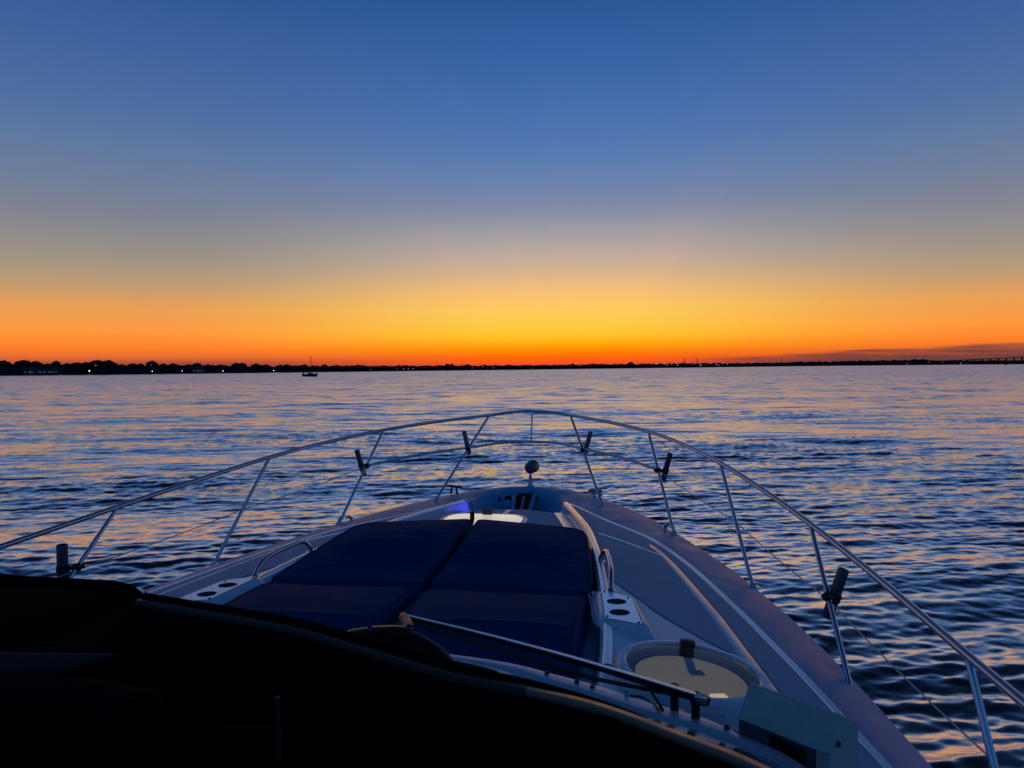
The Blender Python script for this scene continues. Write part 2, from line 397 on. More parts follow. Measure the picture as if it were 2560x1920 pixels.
# ------------------------------------------------------------------ the boat: surface curves (x, Y) and heights
zc = lerp([-3, 2, 3.4, 4.2, 5, 6.05], [.02, .06, .08, .09, .065, .02])       # inner edge of side deck
zt = lerp([-3, 2, 2.5, 4.4, 6, 7], [-.12, -.08, -.07, -.03, 0, 0])           # toe line
ze = lerp([-3, 2, 3, 4.3, 5.4, 6.4, 7.1], [-.25, -.19, -.16, -.12, -.07, -.04, 0])  # deck edge
EDGE = [(0, 7.044), (.22, 6.99), (.431, 6.86), (.60, 6.69), (.80, 6.42), (.99, 6.08), (1.17, 5.66), (1.32, 5.26), (1.45, 4.90), (1.585, 4.46), (1.72, 3.88), (1.815, 3.32), (1.904, 2.58), (1.96, 1.9), (2.02, 0), (2.02, -3)]
INNER = [(0, 6.78), (.13, 6.75), (.25, 6.66), (.33, 6.53), (.375, 6.36), (.41, 6.17), (.60, 5.82), (.772, 5.50), (1.071, 5.0), (1.262, 4.46), (1.41, 3.88), (1.532, 3.32), (1.672, 2.58), (1.75, 1.9), (1.8, 0), (1.8, -3)]
COAM = [(.394, 6.10), (.47, 5.77), (.552, 5.40), (.635, 5.0), (.708, 4.52), (.795, 3.8), (.852, 3.11), (.87, 2.6), (.88, 1.9), (.9, 0), (.9, -3)]
fx = lambda T: lerp([p[1] for p in T][::-1], [p[0] for p in T][::-1])
NS = 8
EDGEc = catmull([(x, y, 0) for x, y in EDGE], NS); INNERc = catmull([(x, y, 0) for x, y in INNER], NS)
toe_x = lerp([p.y for p in INNERc][::-1], [p.x for p in INNERc][::-1])
COAMc = catmull([(x, y, 0) for x, y in COAM], NS)
coam_x = lerp([p.y for p in COAMc][::-1], [p.x for p in COAMc][::-1])
edge_x = lerp([p.y for p in EDGEc][::-1], [p.x for p in EDGEc][::-1])
deck_drop = lambda y: float(np.interp(y, [2, 4.4, 5.2, 6.1], [.10, .10, .085, .075]))
FRONT_Y = 6.06

boat = tag(empty('motor_boat', (0, 0, 0)), 'white motor boat with grey foredeck and steel bow railing seen from its helm', 'boat')

def zwing(x, y):
    a, b = coam_x(y), toe_x(y)
    t = min(1, max(0, (x - a) / max(b - a, 1e-4)))
    return zc(y) + (zt(y) - zc(y)) * t + 0.010 * math.sin(math.pi * t)

# gunwale band, both sides in one sheet, with its rolled edge
def gunwale():
    mb = MB()
    E = [(p.x, p.y) for p in EDGEc]; I = [(p.x, p.y) for p in INNERc]
    full = [(-e[0], e[1], -i[0], i[1]) for e, i in list(zip(E, I))[:0:-1]] + [(e[0], e[1], i[0], i[1]) for e, i in zip(E, I)]
    rows = []
    for ex, ey, ix, iy in full:
        row = []
        for t in (0, .03, .08, .2, .4, .6, .8, .93, 1.0):
            x, y = ix + (ex - ix) * t, iy + (ey - iy) * t
            z0 = zt(iy) if iy < 6.1 else -0.012
            z = z0 + (ze(ey) - z0) * t + 0.018 * math.sin(math.pi * t) * (1 if t > .05 else .6)
            row.append((x, y, z))
        n = Vector((ex - ix, ey - iy, 0)).normalized()
        for dx, dz in ((.010, -.006), (.016, -.018), (.014, -.05)):
            row.append((ex + n.x * dx, ey + n.y * dx, ze(ey) + dz))
        rows.append(row)
    mb.loft(rows)
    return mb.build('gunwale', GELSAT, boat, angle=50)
gunwale()

def hull():
    mb = MB(); rows = []
    for sgn in (-1, 1):
        seq = EDGEc if sgn > 0 else EDGEc[::-1]
        for p in seq:
            if sgn > 0 and p == EDGEc[0]: continue
            t = max(0, (p.y - 1) / 6.0)
            k = 1 - 0.55 * t ** 1.5; yb = p.y - 1.1 * t ** 2
            zz = ze(p.y) - .05
            row = [(sgn * (p.x + .012), p.y, zz)]
            for q in (.05, .3, .55, .8, 1.0):
                f_ = q ** (0.7 + t)
                row.append((sgn * (p.x * (1 + (k - 1) * f_)), p.y + (yb - p.y) * q, zz + (-2.1 - zz) * q))
            rows.append(row)
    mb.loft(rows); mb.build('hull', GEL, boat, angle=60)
    mb = MB()
    P = [(p.x + .02, p.y, ze(p.y) - .05) for p in EDGEc]
    mb.tube(mirror(P[::-1])[:-1] + P, .016, 8)
    mb.build('rub_rail', BLACK, boat)
hull()

# side decks (wings) and the coaming that drops to the centre deck
def wing(sg):
    mb = MB(); rows = []
    ys = np.concatenate([np.linspace(-1.2, 2.0, 8), np.linspace(2.1, 6.09, 60)])
    for y in ys:
        a, b = coam_x(y), max(toe_x(y), coam_x(y) + .004); d = deck_drop(y)
        row = [(a - .035, y, zc(y) - d - .004), (a - .020, y, zc(y) - d + .004), (a - .010, y, zc(y) - .014), (a, y, zc(y) - .004), (a + .012, y, zc(y))]
        for t in (.12, .3, .5, .7, .9, 1.0):
            x = a + (b - a) * t
            row.append((max(x, a + .014), y, zwing(max(x, a + .014), y)))
        rows.append([(sg * p[0], p[1], p[2]) for p in row])
    mb.loft(rows)
    # blunt forward end of the wing
    last = rows[-1]; base = [(p[0], p[1] + .012, -.17) for p in last]
    mb.loft([last, [(p[0], p[1] + .010, p[2] - .008) for p in last], base])
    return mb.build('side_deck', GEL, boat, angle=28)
for sg in (1, -1): wing(sg)

for sg in (1, -1):
    rows = []
    for y in np.linspace(2.65, 6.085, 60):
        a = coam_x(y)
        rows.append([(sg * (a + w), y, zc(y) + dz) for w, dz in ((-.004, -.006), (.001, .002), (.010, .0055), (.026, .005), (.034, .002), (.036, -.002))])
    MB().loft(rows).build('coaming_cap', GELTRIM, boat)

def zdeck(x, y):
    a = coam_x(y) - .03
    return zc(y) - deck_drop(y) + 0.022 * (1 - (x / a) ** 2)
def centre_deck():
    mb = MB(); rows = []
    for y in list(np.linspace(2.2, 5.98, 40)) + [6.03, 6.06]:
        a = coam_x(min(y, 6.0)) - .03
        rows.append([(a * t, y - .05 * t * t + (.0 if y < 6 else 0), zdeck(a * t, y) - (.01 if y > 6.05 else 0)) for t in np.linspace(-1, 1, 21)])
    rows.append([(p[0], p[1] + .008, p[2] - .02) for p in rows[-1]])
    rows.append([(p[0], p[1] + .0, -.19) for p in rows[-1]])
    mb.loft(rows); return mb.build('centre_deck', NONSKID, boat, angle=30)
centre_deck()

# smooth strips at the foot of each coaming
for sg in (1, -1):
    rows = []
    for y in np.linspace(3.6, 5.99, 30):
        a = coam_x(y) - .037
        rows.append([(sg * (a - w), y, zdeck(a - w, y) + .004 + dz) for w, dz in ((0, .003), (.02, .001), (.048, 0), (.052, -.004))])
    MB().loft(rows).build('coaming_foot', GELTRIM, boat)

# nonskid panels
g1_x = lerp([2.2, 3.018, 3.502, 4.47, 4.81, 5.2], [1.42, 1.363, 1.289, 1.109, 1.01, .86])
g2_x = lerp([2.2, 2.652, 3.51, 4.383, 4.9], [1.54, 1.478, 1.347, 1.18, 1.055])
def sheet(sg, ys, x0, x1, lift=.0035):
    rows = []
    for y in ys:
        a, b = x0(y), x1(y)
        if b - a < .004: b = a + .004
        r_ = [(a, 0)] + [(a + (b - a) * t, lift) for t in (.003, .25, .5, .75, .997)] + [(b, 0)]
        rows.append([(sg * x, y, zwing(x, y) + l) for x, l in r_])
    return MB().loft(rows)
seam_y = lambda x: 4.769 + (x - .736) * (4.489 - 4.769) / (1.105 - .736)
def wing_panels(sg):
    # forward of the seam: out to the toe line
    rows = []
    for k in range(31):
        t = k / 30; row = []
        for j in range(9):
            q = j / 8
            ya = seam_y(.74 + q * .42) + .012
            y = ya + (5.93 - ya) * t
            a, b = coam_x(y) + .040, toe_x(y) - .030
            if b < a + .003: b = a + .003
            x = a + (b - a) * q
            row.append((sg * x, y, zwing(x, y) + .0035))
        rows.append(row)
    MB().loft(rows).build('nonskid_panel', NONSKID, boat)
    rows = []
    for k in range(31):
        t = k / 30; row = []
        for j in range(9):
            q = j / 8
            y1 = seam_y(.74 + q * .37) - .012; y0 = 3.43 - q * .40 if q < .55 else 3.21 - (q - .55) * .45
            y = y0 + (y1 - y0) * t
            a = coam_x(y) + .040 + (.15 * max(0, 1 - (y - y0) / .30) if y < 3.75 else 0) * (1 - q)
            b = g1_x(y)
            row.append((sg * (a + (b - a) * q), y, zwing(a + (b - a) * q, y) + .0035))
        rows.append(row)
    MB().loft(rows).build('nonskid_panel', NONSKID, boat)
    rows = []
    for q in np.linspace(.0, 1, 14):
        x = .742 + q * .40
        if x > g2_x(seam_y(x)) - .0: break
        rows.append([(sg * x, seam_y(x) + w, zwing(x, seam_y(x)) + dz) for w, dz in ((-.007, .002), (-.005, .0065), (.005, .0065), (.007, .002))])
    MB().loft(rows).build('seam_strip', GELTRIM, boat)
    sheet(sg, np.linspace(2.0, 4.82, 36), lambda y: g2_x(y) + .012, lambda y: toe_x(y) - .030).build('nonskid_panel', NONSKID, boat)
    # raised smooth rib between the two panels
    rows = []
    for y in np.linspace(2.05, 4.86, 44):
        a, b = g1_x(y) + .006, g2_x(y) + .006
        hh = .0055 * min(1, (4.86 - y) / .3)
        rows.append([(sg * (a + (b - a) * t), y, zwing(a + (b - a) * t, y) + .0015 + hh * e_) for t, e_ in ((0, 0), (.15, .75), (.4, 1), (.62, .9), (.85, .35), (1, 0))])
    MB().loft(rows).build('deck_rib', GEL, boat)
    # narrow raised toe strip
    rows = []
    for y in np.linspace(1.6, 6.08, 70):
        x = toe_x(y)
        rows.append([(sg * (x + w), y, zt(y) + dz) for w, dz in ((-.024, -.001), (-.020, .010), (-.017, .0125), (.004, .0125), (.007, .010), (.010, .002))])
    MB().loft(rows).build('toe_strip', GELTRIM, boat)
for sg in (1, -1): wing_panels(sg)

# bow well ahead of the centre deck
def bow_well():
    mb = MB()
    I = [(p.x, p.y) for p in INNERc if p.y > 6.05]
    rim = [(-x, y) for x, y in I[:0:-1]] + I
    rows = []
    for d, z in ((0, -.012), (.012, -.022), (.03, -.075), (.055, -.115), (.09, -.135)):
        rows.append([(x * (1 - d / .45), 6.1 + (y - 6.1) * (1 - d / .75), z) for x, y in rim])
    rows.append([(x * .5, 6.1 + (y - 6.1) * .45, -.142) for x, y in rim])
    rows.append([(x * .3, 6.06, -.145) for x, y in rim])
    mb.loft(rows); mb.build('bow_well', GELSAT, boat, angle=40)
    mb = MB().box((-1, 6.02, -.20), (1, 6.04, -.16))
bow_well()

# ------------------------------------------------------------------ bow fittings
def anchor_chute():
    root = MB()
    A, Bp = Vector((.02, 6.26, -.135)), Vector((-.01, 6.70, -.045))
    w0, w1 = .052, .075
    d = (Bp - A); n = Vector((0, -d.z, d.y)).normalized()
    rows = []
    for t in (0, .3, .6, .8, 1.0):
        p = A + d * t; w = w0 + (w1 - w0) * t; p = p + n * .006
        rows.append([p + Vector((-w, 0, 0)), p + Vector((w, 0, 0))])
    root.loft(rows); ch = root.build('anchor_chute', DARKHOLE, boat)
    for sg in (-1, 1):
        rows = []
        for t in np.linspace(0, 1, 8):
            p = A + d * t; w = w0 + (w1 - w0) * t
            rows.append([p + Vector((sg * w, 0, 0)) + n * .004, p + Vector((sg * w, 0, 0)) + n * .030, p + Vector((sg * (w + .03), 0, 0)) + n * .030, p + Vector((sg * (w + .034), 0, 0)) - n * .002])
        MB().loft(rows).build('chute_cheek', GELSAT, ch)
    mb = MB()
    for k in range(16):
        p = A + d * (.02 + k * .055) + n * .02
        a = k * math.pi / 2
        pts = [p + Vector((math.cos(q) * .012 * (1 if k % 2 else .45), 0, 0)) + d.normalized() * math.sin(q) * .02 + n * (math.cos(q) * .010 * (0 if k % 2 else 1)) for q in np.linspace(0, 2 * math.pi, 11)]
        mb.tube(pts, .0042, 6, caps=False)
    mb.build('anchor_chain', DULLSTEEL, ch)
    rl = MB().lathe([(.0, -.06), (.026, -.06), (.016, 0), (.026, .06), (0, .06)], Bp + Vector((0, .05, .005)), (1, 0, 0), 16).build('bow_roller', BLACK, ch)
    MB().box((-.115, 6.60, -.075), (-.085, 6.66, -.035)).build('latch_bracket', STEEL, ch, bevel=.004)
    MB().box((.078, 6.62, -.07), (.112, 6.69, -.03)).build('latch_bracket', BLACK, ch, bevel=.004)
anchor_chute()

wd = MB().lathe([(0, 0), (.034, 0), (.037, .004), (.034, .009), (.012, .012), (0, .012)], (-.125, 6.47, -.07), (.62, -.72, .32), 28).build('hawse_lid', GELSAT, boat)
MB().tube([(-.11, 6.50, -.10), (-.118, 6.485, -.085)], .008, 8).build('hinge', STEEL, wd)
def hawse(x, y):
    mb = MB()
    mb.lathe([(.0, .002), (.028, .002), (.034, .006), (.036, .0), (.034, -.006)], (0, 0, 0), (0, 0, 1), 24)
    nrm = Vector((0, -.75, .66)); q = nrm.to_track_quat('Z', 'Y')
    mb.v = [tuple(q @ Vector((p[0] * 1.0, p[1] * .75, p[2])) + Vector((x, y, -.062))) for p in mb.v]
    mb.build('hawse_hole', DARKHOLE, boat)  # flat plate, near-black to stand for the shaded inside of the hole
hawse(-.245, 6.645); hawse(-.150, 6.69)

def spotlight():
    base = MB().lathe([(.034, 0), (.034, .008), (.026, .02), (.018, .05), (.013, .085), (.011, .115), (0, .117)], (0.0, 7.0, -.002), (0, 0, 1), 20).build('spotlight', DULLSTEEL, boat)
    hd = MB(); ax = Vector((.12, 1, .04)).normalized(); o = Vector((0, 6.975, .172))
    hd.lathe([(0, 0), (.030, .0), (.050, .006), (.056, .016), (.057, .10), (.060, .104), (.060, .118), (.055, .12), (.0, .122)], o, ax, 28)
    hd.build('lamp_head', ROD, base)
    MB().lathe([(0, 0), (.052, 0), (.048, .006), (0, .010)], o + ax * .1215, ax, 24).build('lamp_lens', ACRYLIC, base)
spotlight()

def cleat(x, y, rz):
    mb = MB(); m = Matrix.Translation((x, y, ze(y) + .012)) @ Matrix.Rotation(rz, 4, 'Z')
    def T(p): return m @ Vector(p)
    mb.tube([T((-.105, 0, .050)), T((-.07, 0, .055)), T((0, 0, .053)), T((.07, 0, .055)), T((.105, 0, .050))], [.006, .010, .0115, .010, .006], 10, smooth=0)
    for q in (-.032, .032):
        mb.tube([T((q * 1.3, 0, -.012)), T((q, 0, .02)), T((q * .9, 0, .05))], [.013, .009, .009], 10)
    mb.build('cleat', BLACK if x < 0 else DULLSTEEL, boat)
cleat(-.640, 6.66, R(-32)); cleat(.635, 6.66, R(44))
def chock(x, y, rz):
    m = Matrix.Translation((x, y, ze(y))) @ Matrix.Rotation(rz, 4, 'Z')
    mb = MB(); mb.box((-.075, -.018, 0), (.075, .018, .012), m)
    for sg in (-1, 1):
        mb.tube([m @ Vector((sg * .065, 0, .008)), m @ Vector((sg * .06, 0, .03)), m @ Vector((sg * .035, 0, .042)), m @ Vector((sg * .016, 0, .036))], [.012, .011, .009, .006], 8, smooth=3)
    mb.build('fairlead_chock', STEEL, boat)
chock(1.205, 5.505, R(-64)); chock(-1.205, 5.505, R(64))

# blue courtesy lamps low in the bow well
def courtesy(p, aim, power, size):
    MB().lathe([(0, 0), (.014, 0), (.014, .004), (.010, .007), (0, .007)], p, (0, 0, 1), 16).build('courtesy_light', LEDBLUE, boat)
    ld = bpy.data.lights.new('courtesy_glow', 'SPOT'); ld.energy = power; ld.color = (0.07, 0.055, 1.0); ld.shadow_soft_size = .012
    ld.spot_size = R(size); ld.spot_blend = 0.8
    lo = bpy.data.objects.new('courtesy_glow', ld); COL.objects.link(lo); lo.parent = boat
    lo.location = Vector(p) + Vector((0, 0, .03)); lo.rotation_euler = (Vector(aim) - lo.location).to_track_quat('-Z', 'Y').to_euler()
courtesy((.08, 6.17, -.085), (-.42, 5.93, -.02), 15.0, 38)
courtesy((-.08, 6.17, -.085), (.40, 5.98, -.01), 2.5, 34)

# ------------------------------------------------------------------ bow rail
TOP = [(0, 7.16, .688), (.19, 7.10, .679), (.375, 6.976, .657), (.73, 6.53, .632), (1.063, 6.003, .596), (1.30, 5.46, .553), (1.488, 4.884, .5), (1.655, 4.28, .428), (1.779, 3.728, .363), (1.875, 3.1, .302), (1.945, 2.42, .248), (1.99, 1.8, .215), (2.0, 1.0, .19), (2.0, 0, .17)]
BASE = [(.71, 6.19, -.045), (1.232, 5.44, -.072), (1.61, 4.36, -.118), (1.80, 3.10, -.158), (1.945, 2.1, -.185)]
TOPI = [TOP[2], TOP[4], TOP[6], TOP[8], TOP[10]]
P = catmull(TOP, 8)
rail = MB().tube(mirror(P[::-1])[:-1] + [tuple(p) for p in P], .0138, 14).build('bow_rail', STEEL, boat)
def on_st(i, t, sg):
    a, b = Vector(BASE[i]), Vector(TOPI[i]); p = a + (b - a) * t
    return Vector((sg * p.x, p.y, p.z))
for sg in (1, -1):
    for i in range(5):
        a, b = on_st(i, -.02, sg), on_st(i, 1, sg)
        st = MB().tube([a, b], .0112, 12)
        o = Vector((sg * BASE[i][0], BASE[i][1], BASE[i][2]))
        st.lathe([(0.011, .020), (.018, .016), (.020, .007), (.040, .005), (.042, 0)], o, (sg * .12, 0, 1), 20)
        st.build('stanchion', STEEL, rail)
MID_T = [.615, .62]
mid = [on_st(1, .605, -1), (-.83, 6.24, .372), on_st(0, .615, -1), (-.27, 6.97, .402), (0, 7.055, .408), (.27, 6.97, .402), on_st(0, .615, 1), (.83, 6.24, .372), on_st(1, .605, 1)]
MB().tube(mid, .0108, 12, smooth=8).build('mid_rail', STEEL, rail)
MB().tube([(0, 7.055, .408), (0, 7.155, .686)], .0085, 10).build('stanchion', STEEL, rail)
for sg in (1, -1):
    pts = []
    W = [on_st(1, .60, sg), on_st(2, .50, sg), on_st(3, .50, sg), on_st(4, .48, sg)]
    for k in range(3):
        for t in np.linspace(0, 1, 9)[: (9 if k == 2 else 8)]:
            p = W[k].lerp(W[k + 1], t); p.z -= .012 * 4 * t * (1 - t); pts.append(p)
    MB().tube(pts, .0030, 6).build('lifeline', DULLSTEEL, rail)

# rod holders clamped to the stanchions
def rod_holder(top, bot, clamp, label, r=.021):
    top, bot, clamp = Vector(top), Vector(bot), Vector(clamp)
    root = tag(empty('rod_holder', clamp), label, 'rod holder', 'rod holders clamped to the bow rail')
    ax = (top - bot).normalized(); L_ = (top - bot).length
    loc = lambda p: Vector(p) - clamp
    mb = MB(); mb.lathe([(r * .80, L_ * .12), (r * .80, L_ - .001), (r * .86, L_), (r, L_ - .002), (r * 1.03, L_ - .012), (r, L_ - .022), (r, .004), (r * .9, 0), (0, 0)], loc(bot), ax, 20)
    mb.build('tube', ROD, root)
    near = bot + ax * (clamp - bot).dot(ax)
    mb = MB()
    mb.lathe([(r * 1.0, -.020), (r * 1.18, -.018), (r * 1.18, .018), (r * 1.0, .020)], loc(near), ax, 20)
    dirv = (clamp - near)
    if dirv.length > 1e-4: mb.tube([loc(near), loc(clamp)], .011, 10)
    mb.build('clamp', BLACK, root)
    mb = MB(); sd = dirv.normalized() if dirv.length > 1e-4 else Vector((1, 0, 0))
    mb.lathe([(0, -.020), (.018, -.020), (.021, -.010), (.021, .014), (.012, .022), (.012, .034), (0, .036)], loc(clamp), sd, 14)
    mb.build('clamp_knob', BLACK, root)
    return root
WORDS = {1: 'port', -1: 'port'}
for sg, side, where in ((-1, 'port', 'left'), (1, 'starboard', 'right')):
    n1 = on_st(0, .60, sg); n2 = on_st(1, .60, sg)
    d1 = Vector((sg * .053, .05, .20)); d2 = Vector((sg * .055, .03, .21))
    cl1 = n1 + Vector((sg * .0, -.006, .0)); cl2 = n2
    rod_holder(n1 + Vector((sg * .062, .115, .150)), n1 + Vector((sg * .004, .06, -.055)), cl1,
        'dark rod holder tilted outward near the tip of the bow, %s of the spotlight' % where)
    rod_holder(n2 + Vector((sg * .090, .03, .125)), n2 + Vector((sg * .034, .05, -.085)), cl2,
        'dark rod holder where the mid rail ends, on the second stanchion %s of the spotlight' % where)
n4 = on_st(3, .52, 1)
rod_holder(n4 + Vector((.070, .03, .115)), n4 + Vector((.002, .03, -.10)), n4, 'large dark rod holder leaning outward on the right rail, nearest the grey vent box', .024)
n4 = on_st(3, .52, -1)
rod_holder(n4 + Vector((-.040, -.05, .125)), n4 + Vector((-.052, -.03, -.17)), n4, 'upright grey rod holder on the left rail just above the black canvas hood', .026)

# ------------------------------------------------------------------ deck fittings
def grab_handle(sg):
    pts = [(.868, 3.50, .085), (.868, 3.535, .115), (.866, 3.60, .142), (.858, 3.70, .152), (.842, 3.84, .156), (.830, 3.93, .155), (.815, 3.965, .142), (.800, 3.985, .110), (.797, 3.99, .088)]
    mb = MB().tube([(sg * x, y, z) for x, y, z in pts], .0125, 12, smooth=4)
    o = mb.build('grab_handle', STEEL, boat)
    for p in (pts[0], pts[-1]):
        MB().lathe([(.013, .006), (.024, .005), (.026, 0)], (sg * p[0], p[1], zwing(p[0], p[1]) + .003), (0, 0, 1), 18).build('foot_flange', STEEL, o)
for sg in (1, -1): grab_handle(sg)

def cup_plate(sg):
    poly = [(.828, 3.462), (.962, 3.375), (1.010, 3.020), (.862, 3.080)]
    z0 = .094
    ped = MB()
    cxp = sum(p[0] for p in poly) / 4; cyp = sum(p[1] for p in poly) / 4
    grow = lambda g: [(cxp + (x - cxp) * (1 + g * 1.25), cyp + (y - cyp) * (1 + g * .5)) for x, y in poly]
    rows = []
    for g, z in ((.62, .0), (.50, .050), (.26, .082), (.12, .091), (.04, .0925)):
        q = grow(g); rows.append([(sg * x, y, z if z > .04 else zwing(x, y) - .01) for x, y in catmull_closed(q, 6)])
    ped.loft(rows, True); ped.build('cup_holder_molding', GEL, boat, angle=60)
    import bmesh
    bm = bmesh.new()
    def ring(pts): 
        vs = [bm.verts.new((sg * x, y, z0)) for x, y in pts]
        return [bm.edges.new((vs[i], vs[(i + 1) % len(vs)])) for i in range(len(vs))]
    out = []
    for i in range(4):
        p0, p1, p2 = Vector(poly[i - 1]), Vector(poly[i]), Vector(poly[(i + 1) % 4])
        a = p1 + (p0 - p1).normalized() * .02; b = p1 + (p2 - p1).normalized() * .02
        for t in np.linspace(0, 1, 5): out.append(tuple(a * (1 - t) ** 2 + p1 * 2 * t * (1 - t) + b * t * t))
    ed = ring(out)
    holes = [(.900, 3.300), (.917, 3.155)]
    for hx, hy in holes: ed += ring([(hx + .042 * math.cos(q), hy + .042 * math.sin(q)) for q in np.linspace(0, 2 * math.pi, 33)[:-1]])
    bmesh.ops.triangle_fill(bm, use_beauty=True, edges=ed)
    r_ = bmesh.ops.extrude_face_region(bm, geom=bm.faces[:])
    for v in [g for g in r_['geom'] if isinstance(g, bmesh.types.BMVert)]: v.co.z -= .004
    bmesh.ops.recalc_face_normals(bm, faces=bm.faces)
    me = bpy.data.meshes.new('cup_holder_plate'); bm.to_mesh(me); bm.free(); me.materials.append(PLATE)
    pl = bpy.data.objects.new('cup_holder_plate', me); COL.objects.link(pl); pl.parent = boat
    for hx, hy in holes:
        MB().lathe([(.0415, z0 - .001), (.040, z0 - .0006 - .09), (0, z0 - .092)], (sg * hx, hy, 0), (0, 0, 1), 32).build('cup', CUP, pl)
    for x, y in ((.842, 3.435), (.948, 3.360), (.995, 3.040), (.870, 3.098)):
        MB().lathe([(.0055, 0), (.005, .002), (0, .003)], (sg * x, y, z0 + .0005), (0, 0, 1), 10).build('screw', BLACK, pl)
def catmull_closed(q, n):
    out = []; m_ = len(q); q = [Vector((x, y, 0)) for x, y in q]
    for i in range(m_):
        p1, p2 = q[i], q[(i + 1) % m_]
        for t in np.linspace(.12, .88, n): p = p1.lerp(p2, t); out.append((p.x, p.y))
    return out
for sg in (1, -1): cup_plate(sg)

def round_hatch():
    cxh, cyh = 1.168, 2.628
    rim = MB().lathe([(.262, -.03), (.258, .040), (.252, .058), (.243, .066), (.226, .067), (.219, .062), (.217, .052), (.217, .008)], (cxh, cyh, 0), (0, 0, 1), 72).build('round_hatch', GEL, boat, angle=30)
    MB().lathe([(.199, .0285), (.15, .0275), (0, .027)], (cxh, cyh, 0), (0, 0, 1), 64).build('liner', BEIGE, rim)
    MB().lathe([(.2165, .050), (.2145, .036), (.206, .031), (.196, .0283)], (cxh, cyh, 0), (0, 0, 1), 64).build('liner_shade_ring', LINERSHADE, rim)
    MB().box((-.014, -.055, 0), (.016, .075, .006), Matrix.Translation((cxh + .004, cyh + .105, .029)) @ Matrix.Rotation(R(4), 4, 'Z')).build('latch_bracket', GELSAT, rim, bevel=.002)
    MB().box((-.02, -.022, 0), (.03, .012, .007), Matrix.Translation((cxh + .015, cyh + .05, .0292)) @ Matrix.Rotation(R(18), 4, 'Z')).build('latch_bracket', GELSAT, rim, bevel=.002)
    MB().lathe([(.196, .030), (.192, .034), (.186, .030)], (cxh, cyh, 0), (0, 0, 1), 64).build('liner_trim', DARKHOLE, rim)
    MB().lathe([(.2165, .056), (.2165, .060), (.20, .061), (0, .062)], (cxh, cyh, 0), (0, 0, 1), 64).build('lens', ACRYLIC, rim)
    MB().box((-.026, -.016, 0), (.026, .016, .028), Matrix.Translation((cxh - .004, cyh + .196, .062)) @ Matrix.Rotation(R(6), 4, 'Z')).build('latch_knob', BLACK, rim, bevel=.006)
    MB().box((-.026, -.012, 0), (.026, .012, .006), Matrix.Translation((cxh + .08, cyh - .120, .0300)) @ Matrix.Rotation(R(25), 4, 'Z')).build('cabin_light_slit', CABINLIT, rim)
    MB().box((-.026, -.012, 0), (.018, .012, .006), Matrix.Translation((cxh - .035, cyh - .150, .0300)) @ Matrix.Rotation(R(-12), 4, 'Z')).build('cabin_light_slit', CABINLIT, rim)
    MB().box((-.045, -.012, -.02), (.045, .004, .030), Matrix.Translation((cxh + .045, cyh - .253, .012)) @ Matrix.Rotation(R(10), 4, 'Z')).build('hinge_cover', GEL, rim, bevel=.003)
    return rim
rh = round_hatch()
rh.matrix_world = Matrix.Translation((1.168, 2.628, .050)) @ Matrix.Rotation(R(6), 4, 'Y') @ Matrix.Translation((-1.168, -2.628, -.030))

def fore_hatch():
    cxh, cyh = -.09, 5.17; zz = zdeck(cxh, cyh) + .012
    out = []
    for q in np.linspace(0, 2 * math.pi, 65)[:-1]:
        cq, sq = math.cos(q), math.sin(q)
        out.append((.30 * math.copysign(abs(cq) ** .45, cq), .31 * math.copysign(abs(sq) ** .45, sq)))
    rows = [[(cxh + x * k, cyh + y * k, zz + dz) for x, y in out] for k, dz in ((1.04, -.03), (1.03, .022), (1.0, .030), (.93, .031))]
    fr = MB().loft(rows, True).build('foredeck_hatch', GEL, boat, angle=30)
    rows = [[(cxh + x * k, cyh + y * k, zz + dz) for x, y in out] for k, dz in ((.93, .026), (.90, .032), (.5, .036), (.01, .037))]
    MB().loft(rows, True).build('lens', HATCHLIT, fr)
    mb = MB().box((-.035, -.02, 0), (.035, .02, .045), Matrix.Translation((-.09, 5.43, zz + .028))); mb.build('latch_knob', BLACK, fr, bevel=.006)
    MB().tube([(-.10, 4.90, zz + .045), (-.13, 5.1, zz + .062), (-.20, 5.42, zz + .04)], .016, 8).build('hold_down_strap', SOFTBLACK, fr)
    MB().box((-.02, -.14, 0), (.02, .14, .006), Matrix.Translation((-.02, 5.78, zdeck(-.02, 5.78) + .002)) @ Matrix.Rotation(R(-3), 4, 'Z')).build('deck_batten', GEL, boat)
fore_hatch()

# dark footwell under the aft cushions, so the cushions stand in a recess
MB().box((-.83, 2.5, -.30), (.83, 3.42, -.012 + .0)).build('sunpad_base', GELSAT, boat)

# ------------------------------------------------------------------ sunpad cushions
def rounded_outline(C, rad, seg=8):
    out = []; n = len(C)
    for i in range(n):
        p0, p1, p2 = (Vector(C[i - 1][:2]), Vector(C[i][:2]), Vector(C[(i + 1) % n][:2]))
        r_ = rad[i] if isinstance(rad, (list, tuple)) else rad
        a = p1 + (p0 - p1).normalized() * r_; b = p1 + (p2 - p1).normalized() * r_
        for t in np.linspace(0, 1, seg): out.append(a * (1 - t) ** 2 + p1 * 2 * t * (1 - t) + b * t * t)
    dense = []
    m_ = len(out)
    for i in range(m_):
        a, b = out[i], out[(i + 1) % m_]
        k = max(1, int((b - a).length / .013))
        for q in range(k): dense.append(a.lerp(b, q / k))
    return dense

